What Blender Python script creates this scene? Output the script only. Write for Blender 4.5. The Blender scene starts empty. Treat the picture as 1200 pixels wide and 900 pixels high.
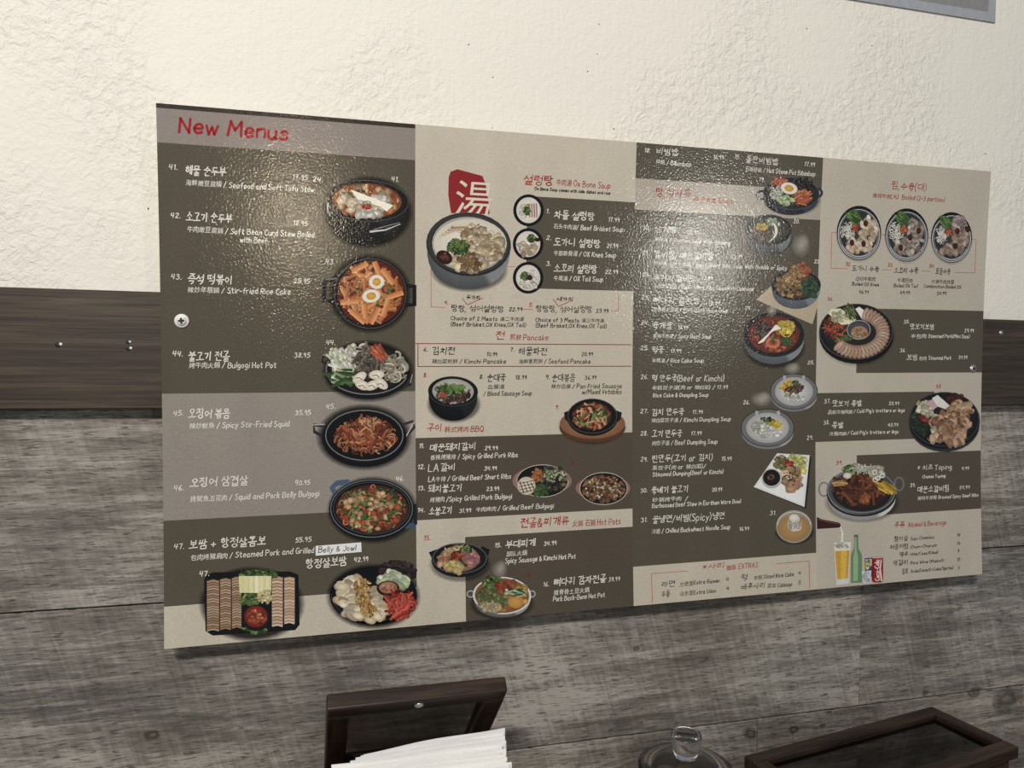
import bpy, bmesh, math, random
from mathutils import Vector, Matrix

# ------------------------------------------------------------------ camera, world, lights, exposure
S = .85                                   # overall scale of the solved room (metres)
Z0 = 1.03                                 # height of the menu board's lower edge
CAM = Vector((.1637*S, -.919*S, Z0 + .3205*S))
YAW, PITCH, ROLL, FPX = .2603, -.0332, .0126, 870.3

sc = bpy.context.scene
col = sc.collection
def camera_axes():
    cy, sy, cp, sp = math.cos(YAW), math.sin(YAW), math.cos(PITCH), math.sin(PITCH)
    f = Vector((sy*cp, cy*cp, sp)); r = Vector((cy, -sy, 0)); u = r.cross(f)
    c, s = math.cos(ROLL), math.sin(ROLL)
    return r*c + u*s, u*c - r*s, f
RX, UX, FX = camera_axes()
cd = bpy.data.cameras.new('camera'); cam = bpy.data.objects.new('camera', cd); col.objects.link(cam)
cd.sensor_width = 36; cd.lens = 36*FPX/1200; cd.clip_start = .01
cam.matrix_world = Matrix(((RX.x, UX.x, -FX.x, CAM.x), (RX.y, UX.y, -FX.y, CAM.y), (RX.z, UX.z, -FX.z, CAM.z), (0, 0, 0, 1)))
sc.camera = cam

w = bpy.data.worlds.new('world'); sc.world = w; w.use_nodes = True
w.node_tree.nodes['Background'].inputs[0].default_value = (.70, .85, 1.0, 1)
w.node_tree.nodes['Background'].inputs[1].default_value = .21

def area(name, loc, target, sx, sy, power, color):
    l = bpy.data.lights.new(name, 'AREA'); l.shape = 'RECTANGLE'; l.size = sx; l.size_y = sy; l.energy = power; l.color = color
    o = bpy.data.objects.new(name, l); col.objects.link(o); o.location = loc
    o.rotation_euler = (Vector(target)-Vector(loc)).to_track_quat('-Z', 'Y').to_euler()
    return o
def bulb(name, loc, radius, power, color):
    l = bpy.data.lights.new(name, 'POINT'); l.shadow_soft_size = radius; l.energy = power; l.color = color
    o = bpy.data.objects.new(name, l); col.objects.link(o); o.location = loc
    return o
area('ceiling_panel_light', (-.40, -1.75, 2.42), (.5, 0, 1.3), .42, .06, 38, (1, .95, .89))
bulb('pendant_bulb', (.02, -4.0, 1.90), .07, 24, (1, .84, .60))
bulb('pendant_bulb', (2.70, -4.0, 1.84), .16, 52, (1, .96, .87))

vs = sc.view_settings
vs.view_transform = 'Standard'; vs.look = 'None'; vs.gamma = 1; vs.use_curve_mapping = False
vs.exposure = 0.0

# ------------------------------------------------------------------ helpers
rnd = random.Random(7)
def lin(c):
    return tuple(((v/255)/12.92 if v/255 <= .04045 else ((v/255+.055)/1.055)**2.4) for v in c[:3])
def ray(x, y): return FX + RX*((x-600)/FPX) + UX*((450-y)/FPX)
def at_y(x, y, Y): d = ray(x, y); return CAM + d*((Y-CAM.y)/d.y)
def at_z(x, y, Z): d = ray(x, y); return CAM + d*((Z-CAM.z)/d.z)

def link(name, me, parent=None):
    o = bpy.data.objects.new(name, me); col.objects.link(o)
    if parent: o.parent = parent
    return o
def tag(o, label=None, cat=None, group=None, kind=None):
    if label: o['label'] = label
    if cat: o['category'] = cat
    if group: o['group'] = group
    if kind: o['kind'] = kind
    return o
def empty(name, loc, rz=0):
    o = bpy.data.objects.new(name, None); col.objects.link(o); o.location = loc; o.rotation_euler.z = rz
    o.empty_display_size = .05
    return o
def mesh_from(bm, name, mat, smooth=False):
    me = bpy.data.meshes.new(name); bm.normal_update(); bm.to_mesh(me); bm.free()
    if mat: me.materials.append(mat)
    if smooth:
        for p in me.polygons: p.use_smooth = True
    return me
def bm_box(bm, x0, x1, y0, y1, z0, z1):
    v = [bm.verts.new(p) for p in ((x0,y0,z0),(x1,y0,z0),(x1,y1,z0),(x0,y1,z0),(x0,y0,z1),(x1,y0,z1),(x1,y1,z1),(x0,y1,z1))]
    for f in ((0,3,2,1),(4,5,6,7),(0,1,5,4),(1,2,6,5),(2,3,7,6),(3,0,4,7)): bm.faces.new([v[i] for i in f])
    return v
def box(name, x0, x1, y0, y1, z0, z1, mat, parent=None, bevel=0, seg=2, origin=None):
    bm = bmesh.new(); bm_box(bm, x0, x1, y0, y1, z0, z1)
    if bevel: bmesh.ops.bevel(bm, geom=bm.edges[:], offset=bevel, segments=seg, affect='EDGES', profile=.5)
    if origin is not None: bmesh.ops.translate(bm, verts=bm.verts[:], vec=-Vector(origin))
    o = link(name, mesh_from(bm, name, mat), parent)
    if origin is not None: o.location = origin
    return o
def lathe(name, prof, mat, parent=None, n=40, smooth=True):
    bm = bmesh.new(); rings = []
    for (r, z) in prof:
        if r < 1e-6: rings.append([bm.verts.new((0, 0, z))])
        else: rings.append([bm.verts.new((r*math.cos(2*math.pi*i/n), r*math.sin(2*math.pi*i/n), z)) for i in range(n)])
    for a, b in zip(rings, rings[1:]):
        for i in range(n):
            j = (i+1) % n
            if len(a) == 1 and len(b) == 1: continue
            if len(a) == 1: bm.faces.new((a[0], b[j], b[i]))
            elif len(b) == 1: bm.faces.new((a[i], a[j], b[0]))
            else: bm.faces.new((a[i], a[j], b[j], b[i]))
    bmesh.ops.recalc_face_normals(bm, faces=bm.faces[:])
    return link(name, mesh_from(bm, name, mat, smooth), parent)

# ------------------------------------------------------------------ materials
class NT:
    def __init__(s, name):
        s.m = bpy.data.materials.new(name); s.m.use_nodes = True; s.t = s.m.node_tree; s.b = s.t.nodes['Principled BSDF']
    def n(s, typ, **kw):
        nd = s.t.nodes.new(typ)
        for k, v in kw.items():
            if k.startswith('i_'):
                key = k[2:]; key = int(key) if key.isdigit() else key.replace('_', ' ')
                nd.inputs[key].default_value = v
            else: setattr(nd, k, v)
        return nd
    def l(s, a, b): s.t.links.new(a, b)
    def mapping(s, scale, coord='Object', loc=(0,0,0)):
        tc = s.n('ShaderNodeTexCoord'); mp = s.n('ShaderNodeMapping'); mp.inputs['Scale'].default_value = scale; mp.inputs['Location'].default_value = loc
        s.l(tc.outputs[coord], mp.inputs['Vector']); return mp.outputs[0]
    def noise(s, vec, scale, detail=4, rough=.6, dist=0):
        nd = s.n('ShaderNodeTexNoise'); nd.inputs['Scale'].default_value = scale; nd.inputs['Detail'].default_value = detail
        nd.inputs['Roughness'].default_value = rough; nd.inputs['Distortion'].default_value = dist
        s.l(vec, nd.inputs['Vector']); return nd.outputs[0]
    def ramp(s, fac, stops):
        nd = s.n('ShaderNodeValToRGB'); e = nd.color_ramp.elements
        while len(e) > 1: e.remove(e[-1])
        e[0].position = stops[0][0]; e[0].color = (*lin(stops[0][1]), 1)
        for p, c in stops[1:]: x = e.new(p); x.color = (*lin(c), 1)
        s.l(fac, nd.inputs[0]); return nd.outputs[0]
    def math(s, op, a, b, clamp=False):
        nd = s.n('ShaderNodeMath', operation=op, use_clamp=clamp)
        for i, v in enumerate((a, b)):
            if isinstance(v, (int, float)): nd.inputs[i].default_value = v
            else: s.l(v, nd.inputs[i])
        return nd.outputs[0]
    def mix(s, fac, a, b, blend='MIX'):
        nd = s.n('ShaderNodeMix', data_type='RGBA', blend_type=blend)
        if isinstance(fac, (int, float)): nd.inputs[0].default_value = fac
        else: s.l(fac, nd.inputs[0])
        for i, v in ((6, a), (7, b)):
            if isinstance(v, tuple): nd.inputs[i].default_value = (*lin(v), 1)
            else: s.l(v, nd.inputs[i])
        return nd.outputs[2]
    def bump(s, h, strength, dist, prev=None):
        nd = s.n('ShaderNodeBump'); nd.inputs['Strength'].default_value = strength; nd.inputs['Distance'].default_value = dist
        s.l(h, nd.inputs['Height'])
        if prev is not None: s.l(prev, nd.inputs['Normal'])
        return nd.outputs[0]
    def out(s, color=None, rough=.5, normal=None, spec=None, **kw):
        if color is not None:
            if isinstance(color, tuple): s.b.inputs['Base Color'].default_value = (*lin(color), 1)
            else: s.l(color, s.b.inputs['Base Color'])
        if isinstance(rough, (int, float)): s.b.inputs['Roughness'].default_value = rough
        else: s.l(rough, s.b.inputs['Roughness'])
        if normal is not None: s.l(normal, s.b.inputs['Normal'])
        if spec is not None: s.b.inputs['Specular IOR Level'].default_value = spec
        for k, v in kw.items(): s.b.inputs[k.replace('_', ' ')].default_value = v
        return s.m

def m_stucco():
    t = NT('cream_stucco'); v = t.mapping((1, 1, 1))
    patch = t.ramp(t.noise(v, 4.5, 2, .5), [(.44, (0,0,0)), (.56, (255,255,255))])
    big = t.noise(v, 105, 4, .6, .5); fine = t.noise(v, 260, 3, .6); brush = t.noise(t.mapping((160, 1, 9)), 1, 3, .6)
    plate = t.ramp(big, [(.36, (0,0,0)), (.66, (255,255,255))])
    h = t.math('MULTIPLY', plate, t.math('ADD', t.math('MULTIPLY', patch, .85), .22))
    h = t.math('ADD', h, t.math('MULTIPLY', fine, .5)); h = t.math('ADD', h, t.math('MULTIPLY', brush, .35))
    c = t.mix(t.noise(v, 2.2, 3), (232, 228, 217), (239, 234, 224))
    sp = t.ramp(t.noise(v, 150, 1, .3), [(.800, (255,255,255)), (.815, (110, 100, 88))])
    return t.out(t.mix(1.0, c, sp, 'MULTIPLY'), .62, t.bump(h, .60, .0020), spec=.25)

def m_plank():
    t = NT('grey_weathered_plank')
    tc = t.n('ShaderNodeTexCoord'); oi = t.n('ShaderNodeObjectInfo')
    off = t.n('ShaderNodeCombineXYZ'); t.l(t.math('MULTIPLY', oi.outputs['Random'], 37), off.inputs[0]); t.l(t.math('MULTIPLY', oi.outputs['Random'], 11), off.inputs[2])
    add = t.n('ShaderNodeVectorMath', operation='ADD'); t.l(tc.outputs['Object'], add.inputs[0]); t.l(off.outputs[0], add.inputs[1])
    def mp(s, rot=0):
        m = t.n('ShaderNodeMapping'); m.inputs['Scale'].default_value = s; m.inputs['Rotation'].default_value = (0, rot, 0); t.l(add.outputs[0], m.inputs[0]); return m.outputs[0]
    grain = t.noise(mp((26, 1, 320)), 1, 6, .80, .9)
    streak = t.noise(mp((4.5, 1, 60)), 1, 5, .66, 1.2)
    def turned(a, s):
        m1 = t.n('ShaderNodeMapping'); m1.inputs['Rotation'].default_value = (0, a, 0); t.l(add.outputs[0], m1.inputs[0])
        m2 = t.n('ShaderNodeMapping'); m2.inputs['Scale'].default_value = s; t.l(m1.outputs[0], m2.inputs[0]); return m2.outputs[0]
    saw = t.noise(turned(.30, (190, 1, 9)), 1, 3, .7)
    sawm = t.noise(mp((5, 1, 7)), 1, 2)
    blot = t.noise(mp((5, 1, 11)), 1, 3, .55, 1.0)
    tickn = t.noise(mp((60, 1, 560)), 1, 3, .55)
    f = t.math('ADD', t.math('MULTIPLY', grain, .62), t.math('MULTIPLY', streak, .55))
    f = t.math('ADD', f, t.math('MULTIPLY', t.math('MULTIPLY', saw, sawm), .48)); f = t.math('ADD', f, t.math('MULTIPLY', blot, .42))
    f = t.math('MULTIPLY', f, .545)
    c = t.ramp(f, [(.36, (44, 41, 37)), (.43, (86, 81, 75)), (.49, (128, 122, 114)), (.575, (188, 182, 174))])
    dark = t.ramp(tickn, [(.36, (48, 44, 40)), (.44, (255, 255, 255))])
    c = t.mix(.85, c, dark, 'MULTIPLY')
    c = t.mix(.30, c, t.ramp(t.noise(mp((1.6, 1, 2.5)), 1, 2), [(.3, (112, 111, 112)), (.7, (134, 124, 110))]))
    geo = t.n('ShaderNodeNewGeometry'); wob = t.noise(mp((40, 1, 40)), 1, 3)
    for (kx, ky, kr) in ((1180, 820, .024), (1142, 812, .011), (930, 855, .0075), (964, 850, .0045), (880, 860, .010), (180, 861, .008), (1085, 811, .006), (745, 760, .004)):
        p = at_y(kx, ky, 0); sb = t.n('ShaderNodeVectorMath', operation='SUBTRACT'); t.l(geo.outputs['Position'], sb.inputs[0]); sb.inputs[1].default_value = p
        ml = t.n('ShaderNodeVectorMath', operation='MULTIPLY'); t.l(sb.outputs[0], ml.inputs[0]); ml.inputs[1].default_value = (.7/kr, 0, 1.1/kr)
        ln = t.n('ShaderNodeVectorMath', operation='LENGTH'); t.l(ml.outputs[0], ln.inputs[0])
        dd = t.math('ADD', ln.outputs['Value'], t.math('MULTIPLY', t.math('SUBTRACT', wob, .5), 1.5))
        ringw = t.math('SINE', t.math('MULTIPLY', dd, 9.0), 0)
        msk = t.ramp(dd, [(.45, (255,255,255)), (1.0, (0,0,0))])
        rc = t.ramp(ringw, [(.0, (46, 40, 34)), (1.0, (104, 96, 84))])
        c = t.mix(t.math('MULTIPLY', msk, .75), c, rc)
    h = t.math('ADD', t.math('MULTIPLY', grain, .6), t.math('MULTIPLY', saw, .4)); h = t.math('ADD', h, t.math('MULTIPLY', tickn, .4))
    return t.out(c, .55, t.bump(h, .5, .0012), spec=.35)

def m_wood(name, dark, mid, light, sx=5, sz=70, rough=.5, axis='x', bump=.35, spec=.4):
    t = NT(name)
    sc_ = {'x': (sx, sz, sz), 'y': (sz, sx, sz), 'z': (sz, sz, sx)}[axis]
    v = t.mapping(sc_); g = t.noise(v, 1, 5, .65, .8)
    sc2 = {'x': (sx*.5, sz*.25, sz*.25), 'y': (sz*.25, sx*.5, sz*.25), 'z': (sz*.25, sz*.25, sx*.5)}[axis]
    b = t.noise(t.mapping(sc2), 1, 3, .5, 1.4)
    f = t.math('ADD', t.math('MULTIPLY', g, .55), t.math('MULTIPLY', b, .45))
    return t.out(t.ramp(f, [(.34, dark), (.5, mid), (.68, light)]), rough, t.bump(g, bump, .0007), spec=spec)

def m_plain(name, c, rough=.5, metal=0, **kw):
    t = NT(name); v = t.mapping((1, 1, 1)); n = t.noise(v, 120, 3)
    cc = t.mix(n, tuple(x*.9 for x in c), tuple(min(255, x*1.06) for x in c))
    return t.out(cc, rough, Metallic=metal, **kw)

def m_print(name, alpha):
    t = NT(name); a = t.n('ShaderNodeAttribute', attribute_name='Col')
    v = t.mapping((1, 1, 1))
    mott = t.math('ADD', t.math('MULTIPLY', t.noise(t.mapping((24, 1, 9)), 1, 4, .6), .24), .88)
    grain = t.math('ADD', t.math('MULTIPLY', t.noise(v, 700, 2, .6), .44), .78)
    mm = t.math('MULTIPLY', mott, grain)
    cm = t.n('ShaderNodeCombineXYZ'); [t.l(mm, cm.inputs[i]) for i in range(3)]
    c = t.mix(1.0, a.outputs['Color'], cm.outputs[0], 'MULTIPLY')
    st = t.noise(v, 480, 1, .5)
    m = t.out(c, .13, t.bump(st, .235, .0006), spec=.5)
    if alpha: t.l(a.outputs['Alpha'], t.b.inputs['Alpha'])
    return m

def m_glass(name, tint, rough=.03):
    t = NT(name)
    return t.out(tint, rough, Transmission_Weight=1.0, IOR=1.45)

M = dict(
    stucco=m_stucco(), plank=m_plank(),
    trim=m_wood('dark_brown_trim_wood', (34, 27, 21), (58, 48, 39), (88, 75, 61), 7.0, 230, .5),
    walnut=m_wood('walnut_box_wood', (24, 17, 13), (46, 34, 27), (76, 58, 46), 9, 150, .36),
    walnut_y=m_wood('walnut_box_wood_crosswise', (24, 17, 13), (46, 34, 27), (76, 58, 46), 9, 150, .36, 'y'),
    table=m_wood('brown_table_wood', (58, 40, 28), (92, 66, 46), (122, 92, 66), 4, 60, .4),
    gap_shade=m_plain('gap_shade_dark', (22, 20, 19), .9),
    print=m_print('laminated_print', False), soft=m_print('laminated_soft_print', True),
    board_edge=m_plain('cream_board_edge', (214, 206, 190), .5),
    screw=m_plain('zinc_screw', (196, 196, 192), .32, .85), recess=m_plain('dark_recess', (18, 17, 16), .6),
    washer=m_plain('white_plastic_washer', (236, 234, 228), .4),
    napkin=None, frame=m_plain('blue_grey_border', (164, 168, 174), .42), panel=m_plain('grey_poster_sheet', (142, 140, 139), .35),
    glass=m_glass('clear_glass', (252, 250, 248), .10), smoke=m_glass('lid_glass', (128, 124, 118), .04),
    steel=m_plain('brushed_steel', (176, 174, 170), .28, .9), jar_fill=m_plain('beige_jar_fill', (150, 134, 118), .8),
    plaster=m_plain('plain_floor_tile', (120, 112, 102), .6),
)
def m_napkin():
    t = NT('white_paper_napkin'); v = t.mapping((1, 1, 1))
    w1 = t.noise(t.mapping((900, 900, 300)), 1, 2)
    c = t.mix(t.noise(v, 30, 3), (236, 234, 230), (248, 247, 244))
    return t.out(c, .85, t.bump(w1, .35, .0006), spec=.15)
M['napkin'] = m_napkin()

# ------------------------------------------------------------------ the room: wall, planks, trim
TH = .02*S                                            # trim thickness
z_tt, z_tb = Z0 + .3902*S, Z0 + .2604*S               # trim top / bottom
z_j1, z_j2 = Z0 + .0353*S, Z0 - .1891*S               # plank joints
XL, XR = -1.6, 3.0
tag(box('wall_back', XL, XR, .006, .12, 0, 2.9, M['stucco']), kind='structure')
wall = bpy.data.objects['wall_back']
pl = tag(empty('wall_paneling', (.5, .003, .6)), kind='structure'); pl.name = 'wall_lower'
def child_box(name, parent, x0, x1, y0, y1, z0, z1, mat, bevel=0):
    bm = bmesh.new(); bm_box(bm, x0, x1, y0, y1, z0, z1)
    if bevel: bmesh.ops.bevel(bm, geom=bm.edges[:], offset=bevel, segments=1, affect='EDGES')
    ctr = Vector(((x0+x1)/2, (y0+y1)/2, (z0+z1)/2)); bmesh.ops.translate(bm, verts=bm.verts[:], vec=-ctr)
    o = link(name, mesh_from(bm, name, mat), parent); o.location = ctr - parent.location; return o
child_box('gap_shade_sheet', pl, XL, XR, .0035, .0058, .0, z_tb+.02, M['gap_shade'])  # dark sheet added behind the planks so the gaps look shaded
xb1 = at_y(1009, 740, 0).x; xb2 = at_y(888, 857, 0).x
ph = (z_j1 - z_j2)
rows = [(z_j1, z_tb+.012, (-.85, 1.72)), (z_j2, z_j1, (-.35, xb1, 2.1)), (z_j2-ph, z_j2, (-.5, xb2, 1.9)),
        (z_j2-2*ph, z_j2-ph, (-.1, 1.2, 2.4)), (z_j2-3*ph, z_j2-2*ph, (-.7, .5, 1.7)), (.10, z_j2-3*ph, (.1, 1.4))]
G = .0008
for (a, b, cuts) in rows:
    xs = [XL] + list(cuts) + [XR]
    for x0, x1 in zip(xs, xs[1:]):
        child_box('plank', pl, x0+G*.45, x1-G*.45, 0 - rnd.uniform(0, .0006), .0033, a+G, b-G, M['plank'], .0007)
tr = empty('trim_1', (.5, -.005, (z_tt+z_tb)/2)); tag(tr, kind='structure')
child_box('trim_board', tr, XL, XR, -TH, .0058, z_tb, z_tt, M['trim'], .0012)
tag(box('baseboard_back', XL, XR, -.014, .006, 0, .10, M['trim'], bevel=.003), kind='structure')
tag(box('floor', XL, XR, -3.2, .12, -.05, 0, M['plaster']), kind='structure')

def screw(name, px, Y, r, mat, label=None, cat=None, group=None, washer=False, parent=None, normal_tilt=0):
    p = at_y(px[0], px[1], Y)
    if parent is None:
        e = empty(name, p); tag(e, label, cat, group)
    else:
        e = bpy.data.objects.new(name, None); col.objects.link(e); e.parent = parent; e.location = p - parent.location; e.empty_display_size = .01
    e.rotation_euler = (math.pi/2, 0, 0)
    if washer:
        lathe('washer', [(0, .0), (r, 0), (r*1.0, .0006), (r*.93, .0013), (0, .0013)], M['washer'], e, 28)
        hr = r*.66; base = .0013; mat = M['washer']
    else: hr = r; base = 0
    lathe('head', [(hr, base), (hr*.98, base+.0008), (hr*.8, base+.0016), (hr*.45, base+.0019), (0, base+.0020)], mat, e, 24)
    bm = bmesh.new(); k = hr*(.62 if washer else .45); wd = k*.36
    bm_box(bm, -k, k, -wd, wd, base+.0012, base+.00215); bm_box(bm, -wd, wd, -k, k, base+.0012, base+.00216)
    o = link('cross_recess', mesh_from(bm, 'cross_recess', M['recess']), e); o.rotation_euler.z = .78 if not washer else .1
    return e
# old screw holes and one screw left in the trim board
def hole(px, r):
    p = at_y(px[0], px[1], -TH)
    o = lathe('screw_hole', [(0, .0003), (r*.55, .0003), (r, .0001), (r*1.05, 0)], M['recess'], tr, 16); o.location = p - tr.location; o.rotation_euler = (math.pi/2, 0, 0)
    q = lathe('hole_splinter', [(0, .0004), (r*.5, .0004), (r*.6, 0)], M['washer'], tr, 10); q.location = p - tr.location + Vector((r*.9, 0, r*.25)); q.rotation_euler = (math.pi/2, 0, 0)
hole((68, 404), .0024); hole((150, 401), .0018); hole((150.5, 408.5), .0022)
sp_ = at_y(1173, 390, -TH)
o = lathe('screw_head', [(.0032, 0), (.003, .0008), (.0018, .0014), (0, .0015)], M['screw'], tr, 20); o.location = sp_ - tr.location; o.rotation_euler = (math.pi/2, 0, 0)

# ------------------------------------------------------------------ menu board surface
BW, BH = 1.1317*S, .60*S
RHO, BOW, ZC, OFF = -.0115, .0085*S, .3199*S, .023*S
NF = 14
ZK = [BH*i/NF for i in range(NF+1)]
def bow(z): return OFF + BOW*((z-ZC)/(.3*S))**2 + .0007*(z-ZC)
def depth(z):                                     # piecewise-linear facets
    k = min(NF-1, max(0, int(z/BH*NF))); a, b = ZK[k], ZK[k+1]; t = (z-a)/(b-a)
    return bow(a)*(1-t) + bow(b)*t
def bnormal(z): return Vector((0, -1, -2*BOW*(z-ZC)/(.3*S)**2)).normalized()
def b2w(x, z, lift=0): return Vector((x+RHO*(z-.3*S), -depth(z)-lift, Z0+z-RHO*(x-.55*S)))
def px2b(px, py):                                 # pixel -> board plane (x, z) by ray intersection
    Y = -OFF
    for _ in range(6):
        p = at_y(px, py, Y); z = p.z-Z0; x = p.x
        for _ in range(3): z = p.z-Z0+RHO*(x-.55*S); x = p.x-RHO*(z-.3*S)
        Y = -depth(min(max(z, -.02), BH+.02))
    return x, z
CROPS = dict(A=(180,110,3.75), B=(180,300,3.75), C=(180,540,3.75), D=(480,140,4.28571), E=(480,320,4.28571), F=(480,500,3.75), G=(740,160,5),
             H=(740,320,5), I=(740,480,3.75), J=(950,180,5.4545), K=(950,340,5.4545), L=(950,500,4.5), P=(0,0,1))
def cp(c, x, y): a = CROPS[c]; return px2b(a[0]+x/a[2], a[1]+y/a[2])

board = empty('menu_board', (BW/2, -OFF, Z0))
tag(board, 'large laminated restaurant menu board with printed dishes, screwed to the brown trim', 'menu board')
BL = board.location.copy()

class Print:
    """flat printed shapes, collected in board coordinates, with colours per vertex"""
    def __init__(s, crop, lift, step=2e-6): s.c = crop; s.v = []; s.f = []; s.cl = []; s.lift = lift; s.step = step; s.k = 0
    def add(s, pts, faces, cols):
        """pts in board coords"""
        b = len(s.v); h = s.lift + s.k*s.step; s.k += 1
        s.v += [(x, z, h) for x, z in pts]; s.f += [tuple(b+i for i in f) for f in faces]
        if isinstance(cols, tuple): cols = [cols]*len(pts)
        s.cl += [(*lin(c), c[3] if len(c) > 3 else 1.0) for c in cols]
    def poly(s, pts, c):
        q = [cp(s.c, *p) for p in pts]; s.add(q, [tuple(range(len(q)))], c)
    def fan(s, cx, cy, ring, cc, ce):
        q = [cp(s.c, cx, cy)] + [cp(s.c, *p) for p in ring]; n = len(ring)
        s.add(q, [(0, 1+i, 1+(i+1) % n) for i in range(n)], [cc]+[ce]*n)
    def el(s, cx, cy, rx, ry, c, c2=None, rot=0, n=30, wob=0, a0=0, a1=360):
        R = math.radians(rot); ring = []
        full = (a1-a0 == 360)
        for i in range(n if full else n+1):
            t = math.radians(a0+(a1-a0)*i/n); k = 1+rnd.uniform(-wob, wob)
            x, y = rx*math.cos(t)*k, ry*math.sin(t)*k
            ring.append((cx+x*math.cos(R)-y*math.sin(R), cy+x*math.sin(R)+y*math.cos(R)))
        if full: s.fan(cx, cy, ring, c, c2 or c)
        else: s.poly(ring, c)
    def ring(s, cx, cy, rx, ry, w, c, rot=0, n=30, a0=0, a1=360, c2=None):
        R = math.radians(rot); q = []; cl = []
        for i in range(n+1):
            t = math.radians(a0+(a1-a0)*i/n)
            for d in (0, w):
                x, y = (rx-d)*math.cos(t), (ry-d)*math.sin(t)
                q.append(cp(s.c, cx+x*math.cos(R)-y*math.sin(R), cy+x*math.sin(R)+y*math.cos(R))); cl.append(c2 if (c2 and d) else c)
        s.add(q, [(2*i, 2*i+2, 2*i+3, 2*i+1) for i in range(n)], cl)
    def strip(s, pts, w, c, w1=None, c2=None):
        q = []; n = len(pts); cl = []
        for i, (x, y) in enumerate(pts):
            a = pts[max(0, i-1)]; b = pts[min(n-1, i+1)]; dx, dy = b[0]-a[0], b[1]-a[1]; L = math.hypot(dx, dy) or 1
            ww = (w + ((w1 if w1 is not None else w)-w)*i/(n-1))/2
            q.append(cp(s.c, x-dy/L*ww, y+dx/L*ww)); q.append(cp(s.c, x+dy/L*ww, y-dx/L*ww)); cl += [c, c2 or c]
        s.add(q, [(2*i, 2*i+1, 2*i+3, 2*i+2) for i in range(n-1)], cl)
    def soft(s, cx, cy, rx, ry, c, rot=0, a=.6):
        s.el(cx, cy, rx, ry, (*c[:3], a), (*c[:3], 0.0), rot)
    def build(s, name, parent=None, label=None, mat='print'):
        me = print_mesh(name, s.v, s.f, s.cl, mat); o = link(name, me, parent or board)
        if label: o['label'] = label
        return o

def print_mesh(name, v, f, cl, mat):
    bm = bmesh.new(); L = bm.verts.layers.float_color.new('Col')
    vs_ = []
    for p, c in zip(v, cl):
        x = bm.verts.new((p[0], p[2], p[1])); x[L] = c; vs_.append(x)      # (x, lift, z)
    for q in f:
        try: bm.faces.new([vs_[i] for i in q])
        except ValueError: pass
    zs = [p[1] for p in v]; lo, hi = min(zs), max(zs)
    for z in ZK:
        if lo < z < hi:
            bmesh.ops.bisect_plane(bm, geom=bm.verts[:]+bm.edges[:]+bm.faces[:], plane_co=(0, 0, z), plane_no=(0, 0, 1), dist=1e-7)
    nz = []
    bm.verts.index_update()
    for x in bm.verts:
        z = x.co.z; nz.append(bnormal(z)); x.co = b2w(x.co.x, z, x.co.y) - BL
    bm.normal_update()
    for fc in bm.faces:
        if fc.normal.y > 0: fc.normal_flip()
    me = bpy.data.meshes.new(name); bm.to_mesh(me); bm.free(); me.materials.append(M[mat])
    for p in me.polygons: p.use_smooth = True
    me.normals_split_custom_set_from_vertices(nz)
    return me

# board body: thin curved sheet
def board_body():
    T = .003; bm = bmesh.new(); nx = 2; F = []; K = []
    for z in ZK:
        F.append([bm.verts.new(b2w(BW*i/nx, z, 0)-BL) for i in range(nx+1)])
        K.append([bm.verts.new(b2w(BW*i/nx, z, -T)-BL) for i in range(nx+1)])
    for k in range(NF):
        for i in range(nx):
            bm.faces.new((F[k][i], F[k][i+1], F[k+1][i+1], F[k+1][i])); bm.faces.new((K[k][i+1], K[k][i], K[k+1][i], K[k+1][i+1]))
        bm.faces.new((F[k][0], F[k+1][0], K[k+1][0], K[k][0])); bm.faces.new((F[k+1][nx], F[k][nx], K[k][nx], K[k+1][nx]))
    for i in range(nx):
        bm.faces.new((F[0][i+1], F[0][i], K[0][i], K[0][i+1])); bm.faces.new((F[NF][i], F[NF][i+1], K[NF][i+1], K[NF][i]))
    return link('board_sheet', mesh_from(bm, 'board_sheet', M['board_edge']), board)
board_body()

CREAM = (196, 187, 170); CREAM2 = (190, 182, 167); OLIVE = (86, 79, 66); OLIVE2 = (84, 75, 63); GREY = (146, 138, 129); HEAD = (142, 132, 125); STRIPE = (58, 50, 42)
def xz_rect(name, x0, x1, z0, z1, c, lift, label=None):
    p = Print('P', lift); n = 4
    q = []; 
    for i in range(n+1): q += [(x0+(x1-x0)*i/n, z0), (x0+(x1-x0)*i/n, z1)]
    p.add(q, [(2*i, 2*i+2, 2*i+3, 2*i+1) for i in range(n)], c)
    return p.build(name, None, label)
def bz(x, y): return px2b(x, y)[1]
def bx(x, y): return px2b(x, y)[0]
XA = (bx(487, 250)+bx(487.5, 650))/2; XB = (bx(743.5, 250)+bx(741.5, 600))/2; XC = (bx(959.5, 260)+bx(957.3, 560))/2
L0, L1 = .00003, .00006
xz_rect('print_section', 0, XA, 0, BH, OLIVE, L0, 'dark olive section headed New Menus')
xz_rect('print_section', XA, XB, 0, BH, CREAM, L0, 'cream section with ox bone soup and barbecue')
xz_rect('print_section', XB, XC, 0, BH, OLIVE, L0, 'dark olive section with soups')
xz_rect('print_section', XC, BW, 0, BH, CREAM2, L0, 'cream section with boiled dishes and drinks')
def avz(l, r): return (bz(*l)+bz(*r))/2
z1 = avz((185, 166.5), (486, 188)); z2 = BH-.0042
xz_rect('print_band', 0, XA, z1, z2, HEAD, L1); xz_rect('print_band', 0, XA, z2, BH, STRIPE, L1)
xz_rect('print_band', 0, XA, avz((191, 608.5), (487, 597)), avz((190.7, 460.8), (486.7, 459)), GREY, L1)
xz_rect('print_band', 0, XA, 0, avz((190.7, 707), (487, 692)), CREAM, L1)
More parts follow.
